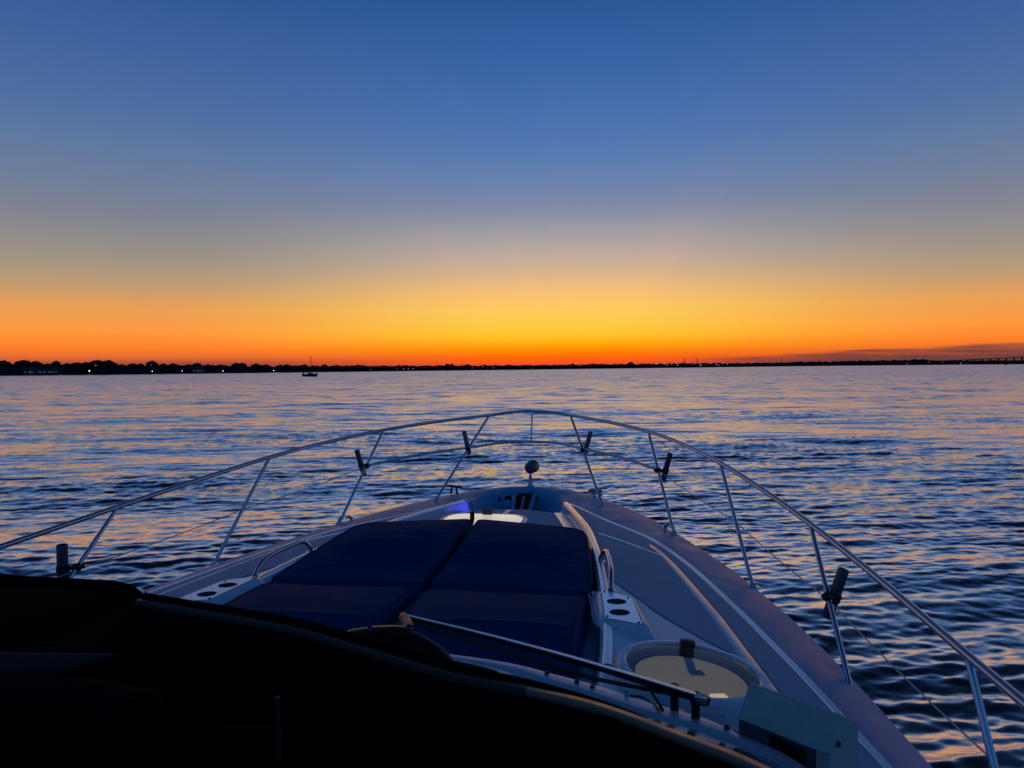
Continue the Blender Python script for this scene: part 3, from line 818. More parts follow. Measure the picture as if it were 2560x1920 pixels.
def cushion(name, C, rad, ztop, zbot, er, wrinkle, label, group, mat=NAVY):
    out = rounded_outline(C, rad); ctr = sum(out, Vector((0, 0))) / len(out)
    rows = []
    def ring(inset, fz, side=False):
        r_ = []
        for p in out:
            d = (ctr - p); L_ = d.length; q = p + d.normalized() * min(inset, L_ * .98) if inset < .9 else p + d * (inset - .9) / .1
            r_.append(Vector((q.x, q.y, fz(q.x, q.y))))
        return r_
    bulge = lambda t: -.010 * math.sin(math.pi * t)
    for t in (0, .15, .4, .7, 1):
        rows.append(ring(.008 + bulge(t), lambda x, y: zbot(x, y) + (ztop(x, y) - er - zbot(x, y)) * t))
    for q in (22, 45, 68, 90):
        rows.append(ring(.008 + er * (1 - math.cos(R(q))), lambda x, y: ztop(x, y) - er + er * math.sin(R(q))))
    n0 = len(rows)
    mb = MB().loft(rows, True)
    # top: concentric rings scaled to the centre
    last = rows[-1]; top = [last]
    K = 75
    for k in range(1, K + 1):
        f_ = 1 - k / K; f_ = max(f_, .004)
        r_ = []
        for p in last:
            x, y = ctr.x + (p.x - ctr.x) * f_, ctr.y + (p.y - ctr.y) * f_
            e_ = min(1, (1 - f_) * 7)
            r_.append(Vector((x, y, ztop(x, y) + .012 * (1 - f_ ** 4) + wrinkle(x, y) * e_)))
        top.append(r_)
    mb.loft(top, True)
    mb.f.append(tuple(range(len(mb.v) - len(last), len(mb.v))))
    o = mb.build(name, mat, None, angle=75)
    # sewn piping along the top edge
    pip = MB().tube([p + Vector((0, 0, .001)) for p in rows[n0 - 2]] + [rows[n0 - 2][0]], .0042, 6, caps=False).build('piping', mat, o)
    # origin on what carries the cushion
    z0 = min(zbot(p.x, p.y) for p in out)
    off = Vector((ctr.x, ctr.y, z0))
    for ob in (o, pip):
        ob.data.transform(Matrix.Translation(-off))
    o.location = off
    tag(o, label, 'cushion', group)
    return o
rw = random.Random(3)
def creases(cx0, cy0, n, sx, sy, seed):
    r_ = random.Random(seed); L_ = []
    for i in range(n):
        L_.append((cx0 + r_.gauss(0, sx), cy0 + r_.gauss(0, sy), r_.uniform(.10, .34), r_.uniform(.010, .020), r_.uniform(-.22, .22), r_.uniform(.009, .022), r_.uniform(-1.2, 1.2)))
    def f(x, y):
        z = 0
        for ax, ay, lx, ly, tl, am, cv in L_:
            u = (x - ax); v = (y - ay) - tl * u - cv * u * u
            z += am * math.exp(-(u / lx) ** 2) * (math.exp(-(v / ly) ** 2) - .6 * math.exp(-((v - 2.2 * ly) / ly) ** 2))
        return z
    return f
ztopf = lambda x, y: float(np.interp(y, [3.40, 3.6, 4.1, 4.45, 4.7], [.078, .092, .140, .166, .172])) - .008 * (x / .8) ** 2
zb = lambda x, y: zdeck(max(-.66, min(.66, x)), y) + .010
GR = 'navy sunpad cushions on the foredeck'
cushion('cushion', [(.012, 3.475), (.795, 3.455), (.775, 3.9), (.700, 4.46), (-.02 + .032, 4.62)], [.03, .04, .3, .12, .05], ztopf, zb, .030, creases(.22, 3.92, 10, .13, .10, 5),
        'creased navy foredeck cushion on the right, in front of the lit hatch', GR)
cushion('cushion', [(-.012, 3.475), (-.795, 3.455), (-.775, 3.9), (-.700, 4.46), (-.012, 4.62)], [.03, .04, .3, .12, .05], ztopf, zb, .030, creases(-.26, 3.88, 12, .16, .12, 8),
        'creased navy foredeck cushion on the left, beside the left grab handle', GR)
zrt = lambda x, y: float(np.interp(y, [2.6, 2.78, 2.88, 2.96, 3.1, 3.3, 3.42], [.040, .070, .090, .098, .098, .092, .088]))
zrb = lambda x, y: -.008
def rear(sg, label):
    soft = lambda x, y: .006 * math.exp(-((y - 2.93) / .014) ** 2) + .002 * math.sin(9 * x + 3 * y)
    cushion('cushion', [(sg * .014, 3.425), (sg * .775, 3.405), (sg * .785, 2.62), (sg * .014, 2.66)], [.07, .06, .05, .05], zrt, zrb, .040, soft, label, GR)
rear(1, 'smooth navy head cushion nearest the windscreen on the right, behind the wiper arm')
rear(-1, 'smooth navy head cushion nearest the windscreen on the left, beside the left cup holders')

# ------------------------------------------------------------------ windscreen, wiper, dash
WT = catmull([(-.120, 1.568, .578), (.289, 1.437, .585), (.493, 1.344, .585), (.689, 1.25, .585), (.827, 1.208, .585), (.945, 1.160, .585), (1.058, 1.085, .585), (1.159, 1.009, .585), (1.30, .84, .585)], 6)
WB = catmull([(-1.0, 2.74, .078), (.35, 2.588, .078), (.747, 2.433, .078), (1.024, 2.268, .078), (1.165, 2.2, .078), (1.255, 2.141, .078), (1.395, 1.992, .078), (1.5, 1.7, .07), (1.6, .9, .06)], 6)
rows = []
for a, b in zip(WT, WB):
    rows.append([a.lerp(b, t) for t in np.linspace(0, 1, 10)])
wind = MB().loft(rows).build('windscreen', GLASS, boat)
rows = []
for i, p in enumerate(WT):
    t = (WT[min(i + 1, len(WT) - 1)] - WT[max(i - 1, 0)]).normalized(); n = Vector((-t.y, t.x, 0)).normalized()
    if n.y < 0: n = -n
    rows.append([p + n * b + Vector((0, 0, z)) for b, z in ((-.008, -.010), (-.008, .001), (-.006, .0035), (.006, .0022), (.009, .0), (.010, -.008))])
MB().loft(rows[:25]).build('top_frame', STRUT, wind, angle=50)  # left stretch in darker bronze, its weaker reflection put into the colour
MB().loft(rows[24:]).build('top_frame', ALU, wind, angle=50)
gk = []
for i, p in enumerate(WT[:34]):
    t = (WT[min(i + 1, len(WT) - 1)] - WT[max(i - 1, 0)]).normalized(); n = Vector((-t.y, t.x, 0)).normalized()
    if n.y < 0: n = -n
    gk.append(p + n * .019 + Vector((0, 0, .004 - .010 * max(0, (i - 18) / 15))))
MB().tube(gk, [.0085, .0085, .008, .006, .003], 10).build('gasket', SOFTBLACK, wind)
rows = []
for i, p in enumerate(WB):
    t = (WB[min(i + 1, len(WB) - 1)] - WB[max(i - 1, 0)]).normalized(); n = Vector((-t.y, t.x, 0)).normalized()
    if n.y < 0: n = -n
    w = float(np.interp(i, [-12, 6, 12, 18, 24, 30, 48], [.02, .024, .050, .058, .050, .024, .02]))
    rows.append([p + n * -.012 + Vector((0, 0, .004)), p + n * -.008 + Vector((0, 0, .016)), p + n * (w * .5) + Vector((0, 0, .018)), p + n * w + Vector((0, 0, .010)), p + n * (w + .015) + Vector((0, 0, -.10))])
cowl = MB().loft(rows).build('cowl_strip', ALUBAND, wind, angle=40)
for i in (11, 13, 14, 29):
    p = WB[i]; MB().lathe([(.009, 0), (.008, .006), (.004, .011), (0, .012)], p + Vector((.0, .022, .016)), (0, 0, 1), 10).build('screw', BLACK, wind)

def wiper():
    P1, P2 = Vector((1.100, 2.282, .080)), Vector((1.157, 2.233, .080))
    H = .078
    a1, a2 = P1 + Vector((.006, -.020, H)), P2 + Vector((.012, -.016, H - .002))
    tip = Vector((.349, 2.05, .408))
    d = (tip - a2).normalized(); Ltot = (tip - a2).length
    sd = d.cross(Vector((0, 0, 1))).normalized(); up = sd.cross(d).normalized()
    bow = lambda t: Vector((0, 0, .010 * math.sin(math.pi * max(t, 0))))
    rows = []
    for t, w, h_ in ((-.03, .007, .010), (-.012, .012, .015), (.02, .011, .010), (.12, .011, .009), (.28, .010, .008), (.32, .009, .007), (.7, .007, .006), (1, .004, .004)):
        p = a2 + d * (Ltot * t) + bow(t)
        rows.append([p - sd * w - up * h_, p + sd * w - up * h_, p + sd * w + up * h_ * .6, p + sd * w * .5 + up * h_, p - sd * w * .5 + up * h_, p - sd * w + up * h_ * .6])
    mb = MB().loft(rows, True)
    root = mb.build('wiper_arm', BLACK, boat, angle=30)
    rows = []
    for t in np.linspace(.02, 1, 14):
        p = a2 + d * (Ltot * t) + bow(t); w = float(np.interp(t, [0, .25, .32, 1], [.011, .010, .008, .005])); h_ = float(np.interp(t, [0, .12, .28, .32, .7, 1], [.0105, .0095, .0085, .0075, .0065, .0045]))
        rows.append([p - sd * w + up * h_, p - sd * w * .9 + up * (h_ + .002), p + sd * w * .9 + up * (h_ + .002), p + sd * w + up * h_])
    MB().loft(rows).build('arm_strip', STEEL, root)
    MB().box((-.020, -.006, -.011), (.020, .006, .011), Matrix.Translation(a2 - d * .0 + (CAM - a2).normalized() * .0155 - up * .001) @ d.to_track_quat('X', 'Z').to_matrix().to_4x4()).build('arm_cover', STEEL, root, bevel=.005)
    MB().tube([a1 + Vector((0, 0, -.014)), a1.lerp(tip, .3) - up * .030, a1.lerp(tip, .62) - up * .020, tip - up * .010], .0065, 8).build('arm_link', BLACK, root)
    for q in (P1, P2):
        MB().lathe([(.013, 0), (.0125, .05), (.015, .055), (.015, H + .006), (.010, H + .010), (0, H + .010)], q, (0, 0, 1), 18).build('pivot_post', BLACK, root)
        MB().lathe([(.032, -.004), (.032, .0035), (.016, .006)], q, (0, 0, 1), 18).build('post_flange', DULLSTEEL, root)
    MB().tube([a2.lerp(tip, .17) - up * .01, a2.lerp(tip, .14) + Vector((0, .03, -.06)), a2.lerp(tip, .13) + Vector((0, .05, -.085)), P1 + Vector((-.09, .085, .005)), P1 + Vector((-.13, .075, .012))], .0042, 6, smooth=6).build('washer_hose', BLACK, root)
    MB().lathe([(.012, 0), (.011, .016), (.006, .024), (.005, .034), (0, .035)], P1 + Vector((-.14, .075, -.004)), (0, 0, 1), 12).build('washer_nozzle', DULLSTEEL, root)
    # blade: arched bridge in overlapping plates over a rubber strip, lying across the glass
    A = [(.205, 1.835, .405), (.228, 1.84, .415), (.257, 1.845, .428), (.300, 1.85, .4385), (.364, 1.85, .446), (.421, 1.85, .4465), (.468, 1.855, .428), (.509, 1.86, .402), (.541, 1.87, .365)]
    A = catmull(A, 6); n = len(A)
    def plate(i0, i1, w, lift):
        rows = []
        for p in A[i0:i1]:
            rows.append([p + Vector((0, -w, -.020 + lift)), p + Vector((0, -w, lift - .004)), p + Vector((0, -w * .5, lift)), p + Vector((0, w * .5, lift)), p + Vector((0, w, lift - .004)), p + Vector((0, w, -.020 + lift))])
        return MB().loft(rows, True)
    br = plate(0, n, .008, -.004).build('wiper_blade', BLACK, root)
    plate(2, 11, .011, -.001).build('bridge_plate', ALU, br); plate(11, 21, .012, .0005).build('bridge_plate', ALU, br); plate(21, 33, .013, .002).build('bridge_plate', ALU, br)
    hump = [A[0]] + A[4::4] + [A[-1]]
    pol = [(p.x, p.y + .006, p.z - .012) for p in hump] + [(.53, 1.872, .332), (.36, 1.85, .375), (.215, 1.841, .388)]
    MB().prism(pol, (0, .012, 0)).build('rubber_strip', BLACK, br)
    MB().lathe([(0, -.018), (.016, -.018), (.016, .018), (0, .018)], (.195, 1.83, .398), (0, 1, 0), 14).build('end_cap', BLACK, br)
    MB().tube([tip, Vector((.40, 1.93, .432)), Vector((.425, 1.862, .44))], [.012, .014, .013], 8).build('blade_clip', BLACK, br)
wiper()

def cockpit():
    # black hood over the instruments, proud of the windscreen on the left
    top = [(-1.5, .46), (-1.1, .545), (-.8, .553), (-.5, .553), (-.33, .550), (-.27, .544), (-.245, .532), (-.228, .512), (-.226, .44)]
    rows = []
    for y, k in ((1.80, .0), (1.79, -.02), (1.76, -.004), (1.73, 0), (1.50, .006), (1.32, -.004), (1.24, -.04), (1.22, -.12), (1.215, -.9)):
        rows.append([(-.042 + x * (1 if k > -.03 else .98) + (y - 1.75) * .10 * 0, y, z + k + (0 if k > -.1 else 0)) for x, z in catmull2(top, 5)])
    hood = MB().loft(rows).build('instrument_hood', SOFTBLACK, boat, angle=60)
    MB().tube([(x - .042, 1.735, z + .002) for x, z in catmull2(top, 5)], .004, 6).build('welt', SOFTBLACK, hood)
    MB().prism([(-.26, 1.30, -.4), (-.26, 1.80, -.4), (-.07, 1.56, -.4), (-.02, 1.40, -.4)], (0, 0, .925)).build('corner_post', SOFTBLACK, boat)
    # lining below the windscreen top: dash, pods, mullion
    rows = []
    for p in WT:
        q = Vector((p.x * .93, p.y - .10, p.z - .035))
        rows.append([p + Vector((0, -.006, -.012)), q, Vector((q.x, q.y - .05, .40)), Vector((q.x * .9, q.y - .35, .34)), Vector((q.x * .9, min(q.y - .40, .55), -.5))])
    dash = MB().loft(rows).build('dashboard', SOFTBLACK, boat, angle=40)
    MB().tube([p + Vector((0, -.030, -.026)) for p in WT[3:18]], .004, 8).build('dash_trim', ALU, dash)
    MB().box((-.14, -.12, 0), (.14, .06, .16), Matrix.Translation((.36, 1.02, .40)) @ Matrix.Rotation(R(16), 4, 'Z')).build('display_pod', SOFTBLACK, boat, bevel=.03, bseg=4)
    back = MB()
    pr = [(-.22, .40), (-.20, .58), (-.06, .635), (.12, .655), (.28, .648), (.34, .62), (.345, .40)]
    rows = []
    for y, s_ in ((1.00, .96), (.985, 1.0), (.90, 1.0), (.885, .95)):
        rows.append([(.06 + (x - .06) * s_, y, .5 + (z - .5) * s_) for x, z in catmull2(pr, 5)])
    back.loft(rows); n_ = len(rows[0]); back.f.append(tuple(range(n_))); back.f.append(tuple(range(3 * n_, 4 * n_)))
    back.build('companion_seat_back', DARKVINYL, boat, angle=50)
    MB().prism([(-.35, 1.03, .600), (.055, 1.03, .614), (.225, 1.03, .674), (.06, 1.03, .667), (-.35, 1.03, .658)], (0, .002, 0)).build('side_pane', principled('dim_pane', (.012, .015, .019), .6), boat)
    MB().tube([(.502, 1.0, .640), (.502, 1.0, .40)], .0040, 8).build('windscreen_strut', STRUT, boat)
    MB().box((-1.7, -3, -.9), (1.7, .5, -.86)).build('cockpit_floor', SOFTBLACK, boat)
def catmull2(P, n): return [(p.x, p.y) for p in catmull([(a, b, 0) for a, b in P], n)]
cockpit()

def vent_box():
    L0, R0 = Vector((1.262, 2.160, .075)), Vector((1.462, 1.985, .075))
    u = (R0 - L0).normalized(); w = (R0 - L0).length; n = Vector((-u.y, u.x, 0)); n = n if n.y > 0 else -n     # n points forward
    T = lambda a, b, z: L0 + u * a + n * b + Vector((0, 0, z))
    # side profile: overhanging brow sloping up and forward
    prof = [(.0, .058), (.058, .138), (.066, .140), (.15, .095), (.15, -.05), (.012, -.05), (.012, .050)]
    mb = MB().prism([T(0, b, z) for b, z in prof], u * w)
    root = mb.build('vent_box', GREYBOX, boat, angle=20, bevel=.003)
    MB().prism([T(.004, .002, -.05), T(w - .004, .002, -.05), T(w - .004, .006, .056), T(.004, .004, .054)], n * .006).build('vent_face', principled('shaded_grey_face', (.05, .065, .075), .5), root)  # shade under the brow painted in as a darker grey
    MB().prism([T(.105, -.003, -.05), T(.200, -.003, -.05), T(.200, -.001, .045), T(.100, -.001, .050)], n * .004).build('vent_opening', DARKHOLE, root)  # closed dark plate, its colour stands for the shade inside the opening
    MB().prism([T(w - .036, -.004, -.05), T(w, -.004, -.05), T(w, .006, .060), T(w - .036, .004, .058)], n * .01).build('vent_corner', GREYBOX, root, bevel=.002)
    for z in (.075, -.005):
        MB().lathe([(.007, 0), (.007, .006), (.003, .009), (0, .009)], T(w, .04 if z > .05 else .02, z), u, 12).build('bolt', BLACK, root)
    MB().lathe([(.008, 0), (.008, .008), (0, .011)], T(-.012, .01, .006), (0, 0, 1), 12).build('bolt', BLACK, root)
vent_box()

# ------------------------------------------------------------------ the far shore
HOR = lambda px: 918 - (px - 1280) * ROLL
def at(px, dist, h=0.0):
    """a point on the water (or h above it) in the direction of bearing px, dist metres ahead"""
    x = (px - 1280) / 1923.0 * dist
    cy_, sy_ = math.cos(YAW), math.sin(YAW)
    return Vector((CAM.x + x * cy_ - dist * sy_, x * sy_ + dist * cy_, WATER_Z + h))
shore_d = lerp([-1500, -300, 0, 300, 583, 860, 1290, 1720, 2130, 2560, 2900, 4200], [420, 480, 490, 500, 577, 660, 830, 1200, 2000, 2280, 2300, 2400])
tree_h = lerp([-1500, 10, 410, 860, 1100, 1290, 1500, 1720, 1900, 2130, 2300, 2360, 2560, 4200], [8.3, 8.1, 6.7, 6.0, 5.6, 5.4, 6.8, 7.8, 8.6, 13.8, 16.8, 13.8, 13, 13])
LAND = principled('dark_shore_soil', (.020, .020, .022), .95, spec=.1)
LEAF = noisy(principled('dusk_foliage', (.016, .021, .020), .95, spec=.05), .4, .35, .02)
BARK = noisy(principled('dusk_bark', (.014, .012, .011), .95, spec=.05), 1.5, .3, .02)
def shore():
    rows = []
    for px in np.linspace(-1500, 4200, 220):
        d = shore_d(px) + 6 * math.sin(px * .031) + 3 * math.sin(px * .11)
        rows.append([at(px, d, -.6), at(px, d + 2, .5), at(px, d + 12, 1.2), at(px, d * 1.25, 2.0), at(px, d * 2.2, 2.5)])
    o = MB().loft(rows).build('shore', LAND); tag(o, kind='structure')
shore()

ICO = None
def ico():
    global ICO
    if ICO is None:
        import bmesh
        bm = bmesh.new(); bmesh.ops.create_icosphere(bm, subdivisions=2, radius=1)
        ICO = ([tuple(v.co) for v in bm.verts], [tuple(v.index for v in f.verts) for f in bm.faces]); bm.free()
    return ICO
def blob(mb, p, rx, rz, rnd):
    v, f = ico(); ph = [rnd.uniform(0, 6.28) for _ in range(3)]
    out = []
    for a in v:
        k = 1 + .22 * math.sin(4.1 * a[0] + ph[0]) * math.sin(3.7 * a[1] + ph[1]) + .15 * math.sin(7 * a[2] + 5 * a[0] + ph[2]) + rnd.uniform(-.09, .09)
        out.append((p[0] + a[0] * rx * k, p[1] + a[1] * rx * k, p[2] + a[2] * rz * k))
    mb.add(out, f)
def leaves(mb, p, rx, rz, n, sz, rnd):
    for _ in range(n):
        a = rnd.uniform(0, 6.28); ct = rnd.uniform(-.5, 1); st = math.sqrt(1 - ct * ct); rr = rnd.uniform(.85, 1.16)
        q = Vector((p[0] + rx * rr * st * math.cos(a), p[1] + rx * rr * st * math.sin(a), p[2] + rz * rr * ct))
        u = Vector((rnd.gauss(0, 1), rnd.gauss(0, 1), rnd.gauss(0, .7))).normalized() * sz; w = u.orthogonal().normalized() * sz * .7
        mb.add([q - u, q + w, q + u, q - w], [(0, 1, 2, 3)])

def treeline():
    rnd = random.Random(21); mb = MB()
    px = -1450.0
    while px < 4100:
        d0 = shore_d(px); h = tree_h(px)
        scale = d0 / 1923.0                      # metres per photo pixel there
        for row in range(3):
            d = d0 + 8 + row * 14 + rnd.uniform(0, 10)
            hh = h * rnd.uniform(.70, 1.0) * (.82 + .09 * row); rx = rnd.uniform(2.2, 3.6) * max(1, d0 / 900); 
            p = at(px + rnd.uniform(-4, 4), d, 0)
            rz = rnd.uniform(.26, .40) * hh
            blob(mb, (p.x, p.y, p.z + hh - rz), rx, rz, rnd)
            if 0 <= row and -50 < px < 2600: leaves(mb, (p.x, p.y, p.z + hh - rz), rx, rz, 16, .28 * max(1, d0 / 700), rnd)
            blob(mb, (p.x, p.y, p.z + hh * .38), rx * 1.15, hh * .42, rnd)
        px += (4.6 if d0 < 900 else 5.4) if -60 < px < 2620 else 14
    o = mb.build('treeline', LEAF, None, smooth=False)
    tag(o, kind='stuff'); o['label'] = 'dark continuous wood along the far shore'; o['category'] = 'trees'
treeline()

def shore_tree(px, top, kind, label, wide=1.0):
    rnd = random.Random(int(px * 7 + top)); d = shore_d(px) + rnd.uniform(10, 22)
    base = at(px, d, .8)
    top -= 1.6 if kind else .6
    H = (HOR(px) - top) / 1923.0 * d + (CAM.z - WATER_Z) - .8
    root = tag(empty('umbrella_tree' if kind else 'shore_tree', base), label, 'tree', 'trees standing above the far wood')
    mb = MB(); lean = rnd.uniform(-.5, .5)
    mb.tube([(0, 0, -.6), (lean * .3, 0, H * .35), (lean, 0, H * .72), (lean * 1.1, 0, H * .9)], [.32, .24, .17, .08], 7)
    for k in range(5):
        a = rnd.uniform(0, 6.28); r_ = rnd.uniform(1.2, 2.6) * wide
        mb.tube([(lean * .8, 0, H * rnd.uniform(.5, .66)), (lean + r_ * .5 * math.cos(a), r_ * .5 * math.sin(a), H * .74), (lean + r_ * math.cos(a), r_ * math.sin(a), H * .86)], [.12, .09, .04], 5)
    mb.build('trunk', BARK, root)
    mb = MB(); R0 = rnd.uniform(3.0, 3.9) * wide * (1.15 if kind else 1)
    n = 9 if kind else 8
    for k in range(n):
        a = k * 2.4; q = math.sqrt((k + .3) / n) * R0 * .8
        rx = R0 * rnd.uniform(.30, .46); rz = rx * (.74 if kind else .95)
        z = H - rz * 1.05 - (q / R0) ** 2 * H * (.30 if kind else .34)
        blob(mb, (lean + q * math.cos(a), q * math.sin(a), z), rx, rz, rnd)
        leaves(mb, (lean + q * math.cos(a), q * math.sin(a), z), rx, rz, 60, .24, rnd)
    mb.build('crown', LEAF, root, smooth=False)
TREES = [(8, 902, 1, 1.1), (40, 909, 0, .8), (58, 901, 1, 1.25), (89, 904, 1, 1.05), (118, 909, 0, .9), (142, 902, 0, .9), (167, 908, 0, .8), (194, 907, 1, 1.0), (214, 905, 0, .8), (241, 901.5, 1, 1.25), (268, 902, 1, 1.3),
    (303, 911, 0, 1.0), (330, 908.5, 0, 1.0), (352, 909, 0, .8), (379, 903, 1, 1.0), (408, 909, 0, 1.0), (432, 908.5, 0, .9), (470, 911, 0, 1.0), (494, 907, 0, 1.0), (520, 911, 0, .9), (552, 911.5, 0, .9),
    (589, 907, 0, .9), (607, 907, 0, 1.2), (640, 909, 0, 1.0), (664, 911, 0, 1.0), (716, 911, 0, 1.0), (760, 911, 0, 1.2), (812, 911.5, 0, 1.0),
    (895, 912, 0, 1.0), (960, 914, 0, 1.0), (1118, 909.5, 0, .7), (1131, 909.5, 0, .7), (1168, 911, 0, 1.1), (1210, 912, 0, 1.0), (1270, 912, 0, 1.0), (1432, 908.5, 0, .5), (1578, 905, 0, 1.1)]
ordn = ['first', 'second', 'third', 'fourth', 'fifth', 'sixth', 'seventh', 'eighth', 'ninth', 'tenth', 'eleventh', 'twelfth', 'thirteenth', 'fourteenth', 'fifteenth', 'sixteenth', 'seventeenth', 'eighteenth', 'nineteenth', 'twentieth', 'twenty-first', 'twenty-second', 'twenty-third', 'twenty-fourth', 'twenty-fifth', 'twenty-sixth', 'twenty-seventh', 'twenty-eighth']
ui = ri = mi = 0
for px, top, kind, wide in TREES:
    if kind: lab = '%s umbrella-shaped dark tree from the left edge, on the far shore' % ordn[ui]; ui += 1
    elif px < 775: lab = '%s rounded dark tree from the left edge, left of the sailboat mast' % ordn[ri]; ri += 1
    else: lab = '%s small dark tree right of the sailboat, rising above the distant wood' % ordn[mi]; mi += 1
    shore_tree(px, top, kind, lab, wide)

# lit windows and lamps on the shore
LAMPW = principled('white_lamp', (.8, .8, .8), .4, emit=(1.0, .96, .88), emit_s=7.0)
LAMPY = principled('warm_lamp', (.8, .7, .5), .4, emit=(1.0, .84, .55), emit_s=1.1)
LAMPG = principled('greenish_lamp', (.7, .8, .7), .4, emit=(.80, 1.0, .82), emit_s=1.6)
WALLD = noisy(principled('dusk_wall', (.05, .05, .052), .9), .5, .15, .03); ROOFD = noisy(principled('dusk_roof', (.02, .02, .022), .9), .5, .2, .03)
def shore_lamp(px, py, mat, r, label, grp):
    d = max(shore_d(px) - 1.0, 50); z = (HOR(px) - py) / 1923.0 * d + (CAM.z - WATER_Z)
    z = max(z, 1.6); base = at(px, d, -.2)
    root = tag(empty('shore_lamp', base), label, 'lamp', grp)
    MB().tube([(0, 0, 0), (0, 0, z)], .06, 6).build('post', BARK, root)
    MB().lathe([(0, -r), (r * .8, -r * .7), (r, 0), (r * .8, r * .7), (0, r)], (0, 0, z + .2), (0, 0, 1), 10).build('lamp_head', mat, root)
LEFT = [(223.6, 927, .62), (381, 928, .50), (456, 927.5, .46), (558, 927, .50), (685, 926.3, .60)]
for k, (px, py, r) in enumerate(LEFT):
    shore_lamp(px, py, LAMPW, r * .34, '%s bright white lamp from the left at the water edge, left of the sailboat' % ordn[k], 'white lamps along the left shore')
MIDL = [(928, 926, .3), (993, 922, .34), (1010, 921.6, .45), (1021, 921.8, .45), (1033, 921.8, .4), (1181, 919.5, .4), (1208, 916, .62), (1234, 919.5, .4), (1330, 921, .35), (1453, 913.5, .6), (1526, 909, .75)]
for k, (px, py, r) in enumerate(MIDL):
    shore_lamp(px, py, LAMPY, r * .5, '%s small warm lamp along the distant shore, counting rightward from the sailboat' % ordn[k], 'warm lamps along the middle shore')
RIGL = [(1640, 910.5, 1.2), (1645, 909, .9), (1661, 909.5, 1.0), (1668, 912, 1.1), (1679, 910.5, .9), (1694, 912.5, 1.1), (1731, 910.5, .8), (1752, 913, 1.4), (1766, 910.5, .8), (1791, 910, 1.3), (1797, 913.5, 1.3), (1819, 910, 1.2)]
for k, (px, py, r) in enumerate(RIGL):
    shore_lamp(px, py, LAMPG, r * .36, '%s pale lamp in the bright cluster on the distant right shore, from its left end' % ordn[k], 'pale lamps of the cluster on the right shore')
FAR = [(2268, 909, 1.1), (2321, 905.5, 1.1), (2356, 906, .9), (2392, 906, 1.5), (2402, 908.5, 1.5), (2416, 907, 1.0)]
for k, (px, py, r) in enumerate(FAR):
    shore_lamp(px, py, LAMPY, r * .5, '%s faint lamp under the bridge at far right, counting from the left' % ordn[k], 'faint lamps below the bridge')
def shore_house(px, w, h, label, lit):
    d = shore_d(px) + 3.2; base = at(px, d, .4)
    root = tag(empty('shore_house', base), label, 'house', 'houses among the trees of the left shore'); root.rotation_euler.z = YAW
    MB().box((-w / 2, 0, 0), (w / 2, 5, h)).build('wall', WALLD, root)
    MB().prism([(-w / 2 - .4, -.4, h), (w / 2 + .4, -.4, h), (w / 2 - 1.2, 2.5, h + 1.6), (-w / 2 + 1.2, 2.5, h + 1.6)], (0, .3, .05)).build('roof', ROOFD, root)
    for a, b, cc, e_ in lit:
        wd_ = MB().box((a, -.09, cc), (b, -.03, e_)).build('window', WINLIT, root)
WINLIT = principled('lit_window', (.5, .4, .25), .5, emit=(1.0, .66, .28), emit_s=.035)
shore_house(76, 9.5, 3.2, 'low house with a row of lit windows, leftmost among the shore trees', [(-3.6, -2.9, 1.2, 2.2), (-.6, .5, 1.1, 2.4), (1.0, 1.5, 1.2, 2.1)])
shore_house(106, 6.0, 2.8, 'small house with two dim windows, second from left on the shore', [(-2.2, -.8, 1.2, 2.2), (.8, 2.0, 1.3, 2.2)])
shore_house(132, 7.0, 2.8, 'house with dim warm windows, third from left on the shore', [(-2.8, -1.4, 1.1, 2.1), (-.4, .6, 1.2, 2.1), (1.8, 2.6, 1.2, 2.0)])
shore_house(495, 8.0, 3.0, 'house with dim windows on the shore midway between left edge and sailboat', [(-3.2, -2.2, 1.2, 2.1), (-.8, 1.0, 1.2, 2.1), (2.2, 3.2, 1.2, 2.0)])

def radio_mast(px, top, label):
    d = shore_d(px) + 60; base = at(px, d, 0)
    top -= 1.6 if kind else .6
    H = (HOR(px) - top) / 1923.0 * d + (CAM.z - WATER_Z)
    root = MB(); w = 1.1
    for sx, sy in ((-1, -1), (1, -1), (1, 1), (-1, 1)):
        root.tube([(sx * w, sy * w, -1), (sx * .12, sy * .12, H)], .16, 4)
    for k in range(9):
        z0, z1 = H * k / 9, H * (k + 1) / 9; a = w + (.12 - w) * k / 9; b = w + (.12 - w) * (k + 1) / 9
        root.tube([(-a, -a, z0), (b, -b, z1)], .09, 4); root.tube([(a, a, z0), (-b, b, z1)], .09, 4)
    root.tube([(-2.2, 0, H * .93), (2.2, 0, H * .93)], .12, 4)
    o = root.build('radio_mast', BARK); o.location = base; o.rotation_euler.z = YAW
    tag(o, label, 'mast', 'thin masts on the skyline')
radio_mast(1711, 896, 'thin lattice mast left of the lamp cluster, first of three on the skyline')
radio_mast(1743, 894, 'thin lattice mast above the lamp cluster, second of three on the skyline')
radio_mast(1953, 894, 'thin lattice mast in front of the low cloud, rightmost of three on the skyline')

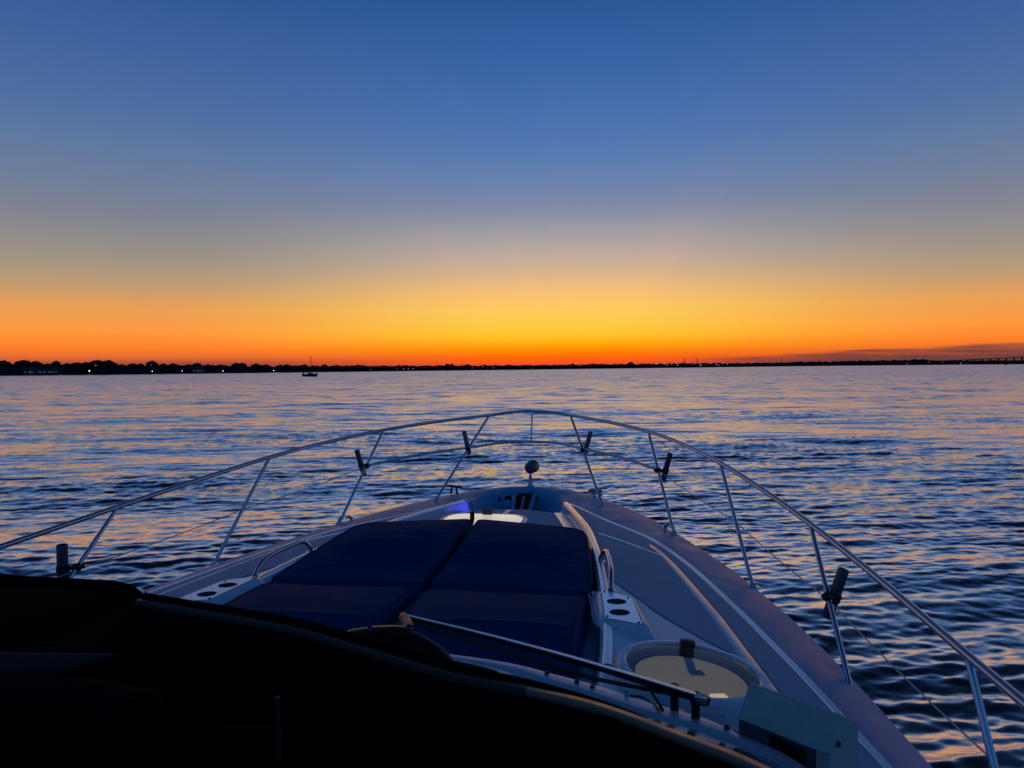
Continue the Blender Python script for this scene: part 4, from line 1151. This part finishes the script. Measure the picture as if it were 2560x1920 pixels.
def bridge():
    d0, d1 = 2350, 2200
    A, B_ = at(2325, d0, (HOR(2325) - 903) / 1923 * d0 + 2.85), at(2780, d1, (HOR(2780) - 885) / 1923 * d1 + 2.85)
    root = tag(empty('bridge', (A.x, A.y, WATER_Z)), 'long low road bridge rising toward the right edge above the far shore', 'bridge')
    A0 = Vector((0, 0, A.z - WATER_Z)); B0 = B_ - Vector((A.x, A.y, WATER_Z))
    d = (B0 - A0); n = Vector((-d.y, d.x, 0)).normalized()
    rows = []
    for t in np.linspace(0, 1, 24):
        p = A0 + d * t + Vector((0, 0, 3.0 * math.sin(math.pi * t * .5) - 0))
        rows.append([p - n * 5 + Vector((0, 0, 0)), p - n * 5 + Vector((0, 0, -2.6)), p + n * 5 + Vector((0, 0, -2.6)), p + n * 5])
    MB().loft(rows, True).build('deck', principled('bridge_concrete', (.035, .035, .042), .9), root)
    for k in range(1, 23):
        t = k / 23; p = A0 + d * t; zt_ = p.z + 3.0 * math.sin(math.pi * t * .5) - 2.6
        MB().box((-1.2, -4, -3), (1.2, 4, zt_), Matrix.Translation((p.x, p.y, 0)) @ Matrix.Rotation(math.atan2(d.y, d.x), 4, 'Z')).build('pier', BARK, root)
bridge()

def sailboat():
    d = 300.0; base = at(775, d, 0); k = d / 1923.0
    root = tag(empty('sailboat', base), 'small dark sailboat at anchor with bare mast in front of the wooded shore', 'sailboat')
    root.rotation_euler.z = YAW
    L_ = 5.9; rows = []
    for t in np.linspace(0, 1, 13):
        x = -L_ / 2 + L_ * t; b = .95 * math.sin(math.pi * min(1, .25 + .75 * t) * 1.0) ** .8 if t < .999 else .02; b = max(b, .03)
        sh = .78 + .38 * (t - .35) ** 2 * 2.2; xe = x + (0.35 if t > .99 else 0)
        rows.append([(xe, -b, sh), (x * .97, -b * .85, .25), (x * .92, -b * .3, -.35), (x * .92, b * .3, -.35), (x * .97, b * .85, .25), (xe, b, sh)])
    HULLD = principled('dark_hull', (.02, .022, .028), .5)
    h = MB().loft(rows, True)
    h.f.append(tuple(range(6))); h.build('hull', HULLD, root)
    MB().prism([(-.9, -.55, .8), (1.2, -.5, .8), (.95, -.42, 1.22), (-.8, -.48, 1.30)], (0, 1.0, 0)).build('cabin', HULLD, root, bevel=.05)
    MB().tube([(.45, 0, .8), (.45, 0, 7.9)], [.13, .10], 8).build('mast', BARK, root)
    MB().tube([(.45, 0, 1.75), (-2.1, 0, 1.7)], .07, 8).build('boom', BARK, root)
    MB().tube([(.35, 0, 1.88), (-1.0, 0, 1.92), (-2.0, 0, 1.80)], [.13, .17, .10], 8).build('furled_sail', SOFTBLACK, root)
    MB().tube([(2.75, 0, 1.1), (.45, 0, 7.7)], .012, 4).build('forestay', BARK, root)
    MB().tube([(-2.8, 0, .9), (.45, 0, 7.8)], .012, 4).build('backstay', BARK, root)
    MB().box((-2.6, -.5, .85), (-2.45, .5, 1.35)).build('pushpit', BARK, root)
sailboat()

def far_launch():
    d = 1500.0; base = at(2515, d, 0)
    root = tag(empty('far_launch', base), 'tiny dark launch on the water at far right below the bridge', 'boat'); root.rotation_euler.z = YAW
    rows = []
    for t in np.linspace(0, 1, 9):
        x = -3.4 + 6.8 * t; b = max(.04, 1.2 * (1 - max(0, t - .5) ** 2 * 3.9)); s_ = .9 + .5 * t * t
        rows.append([(x + (.3 if t == 1 else 0), -b, s_), (x * .95, -b * .8, .1), (x * .9, 0, -.4), (x * .95, b * .8, .1), (x + (.3 if t == 1 else 0), b, s_)])
    m_ = MB().loft(rows, True); m_.f.append(tuple(range(5))); m_.build('hull', BARK, root)
    MB().prism([(-1.6, -.8, .9), (1.2, -.8, 1.0), (.6, -.7, 2.1), (-1.5, -.7, 2.1)], (0, 1.5, 0)).build('cabin', BARK, root)
far_launch()
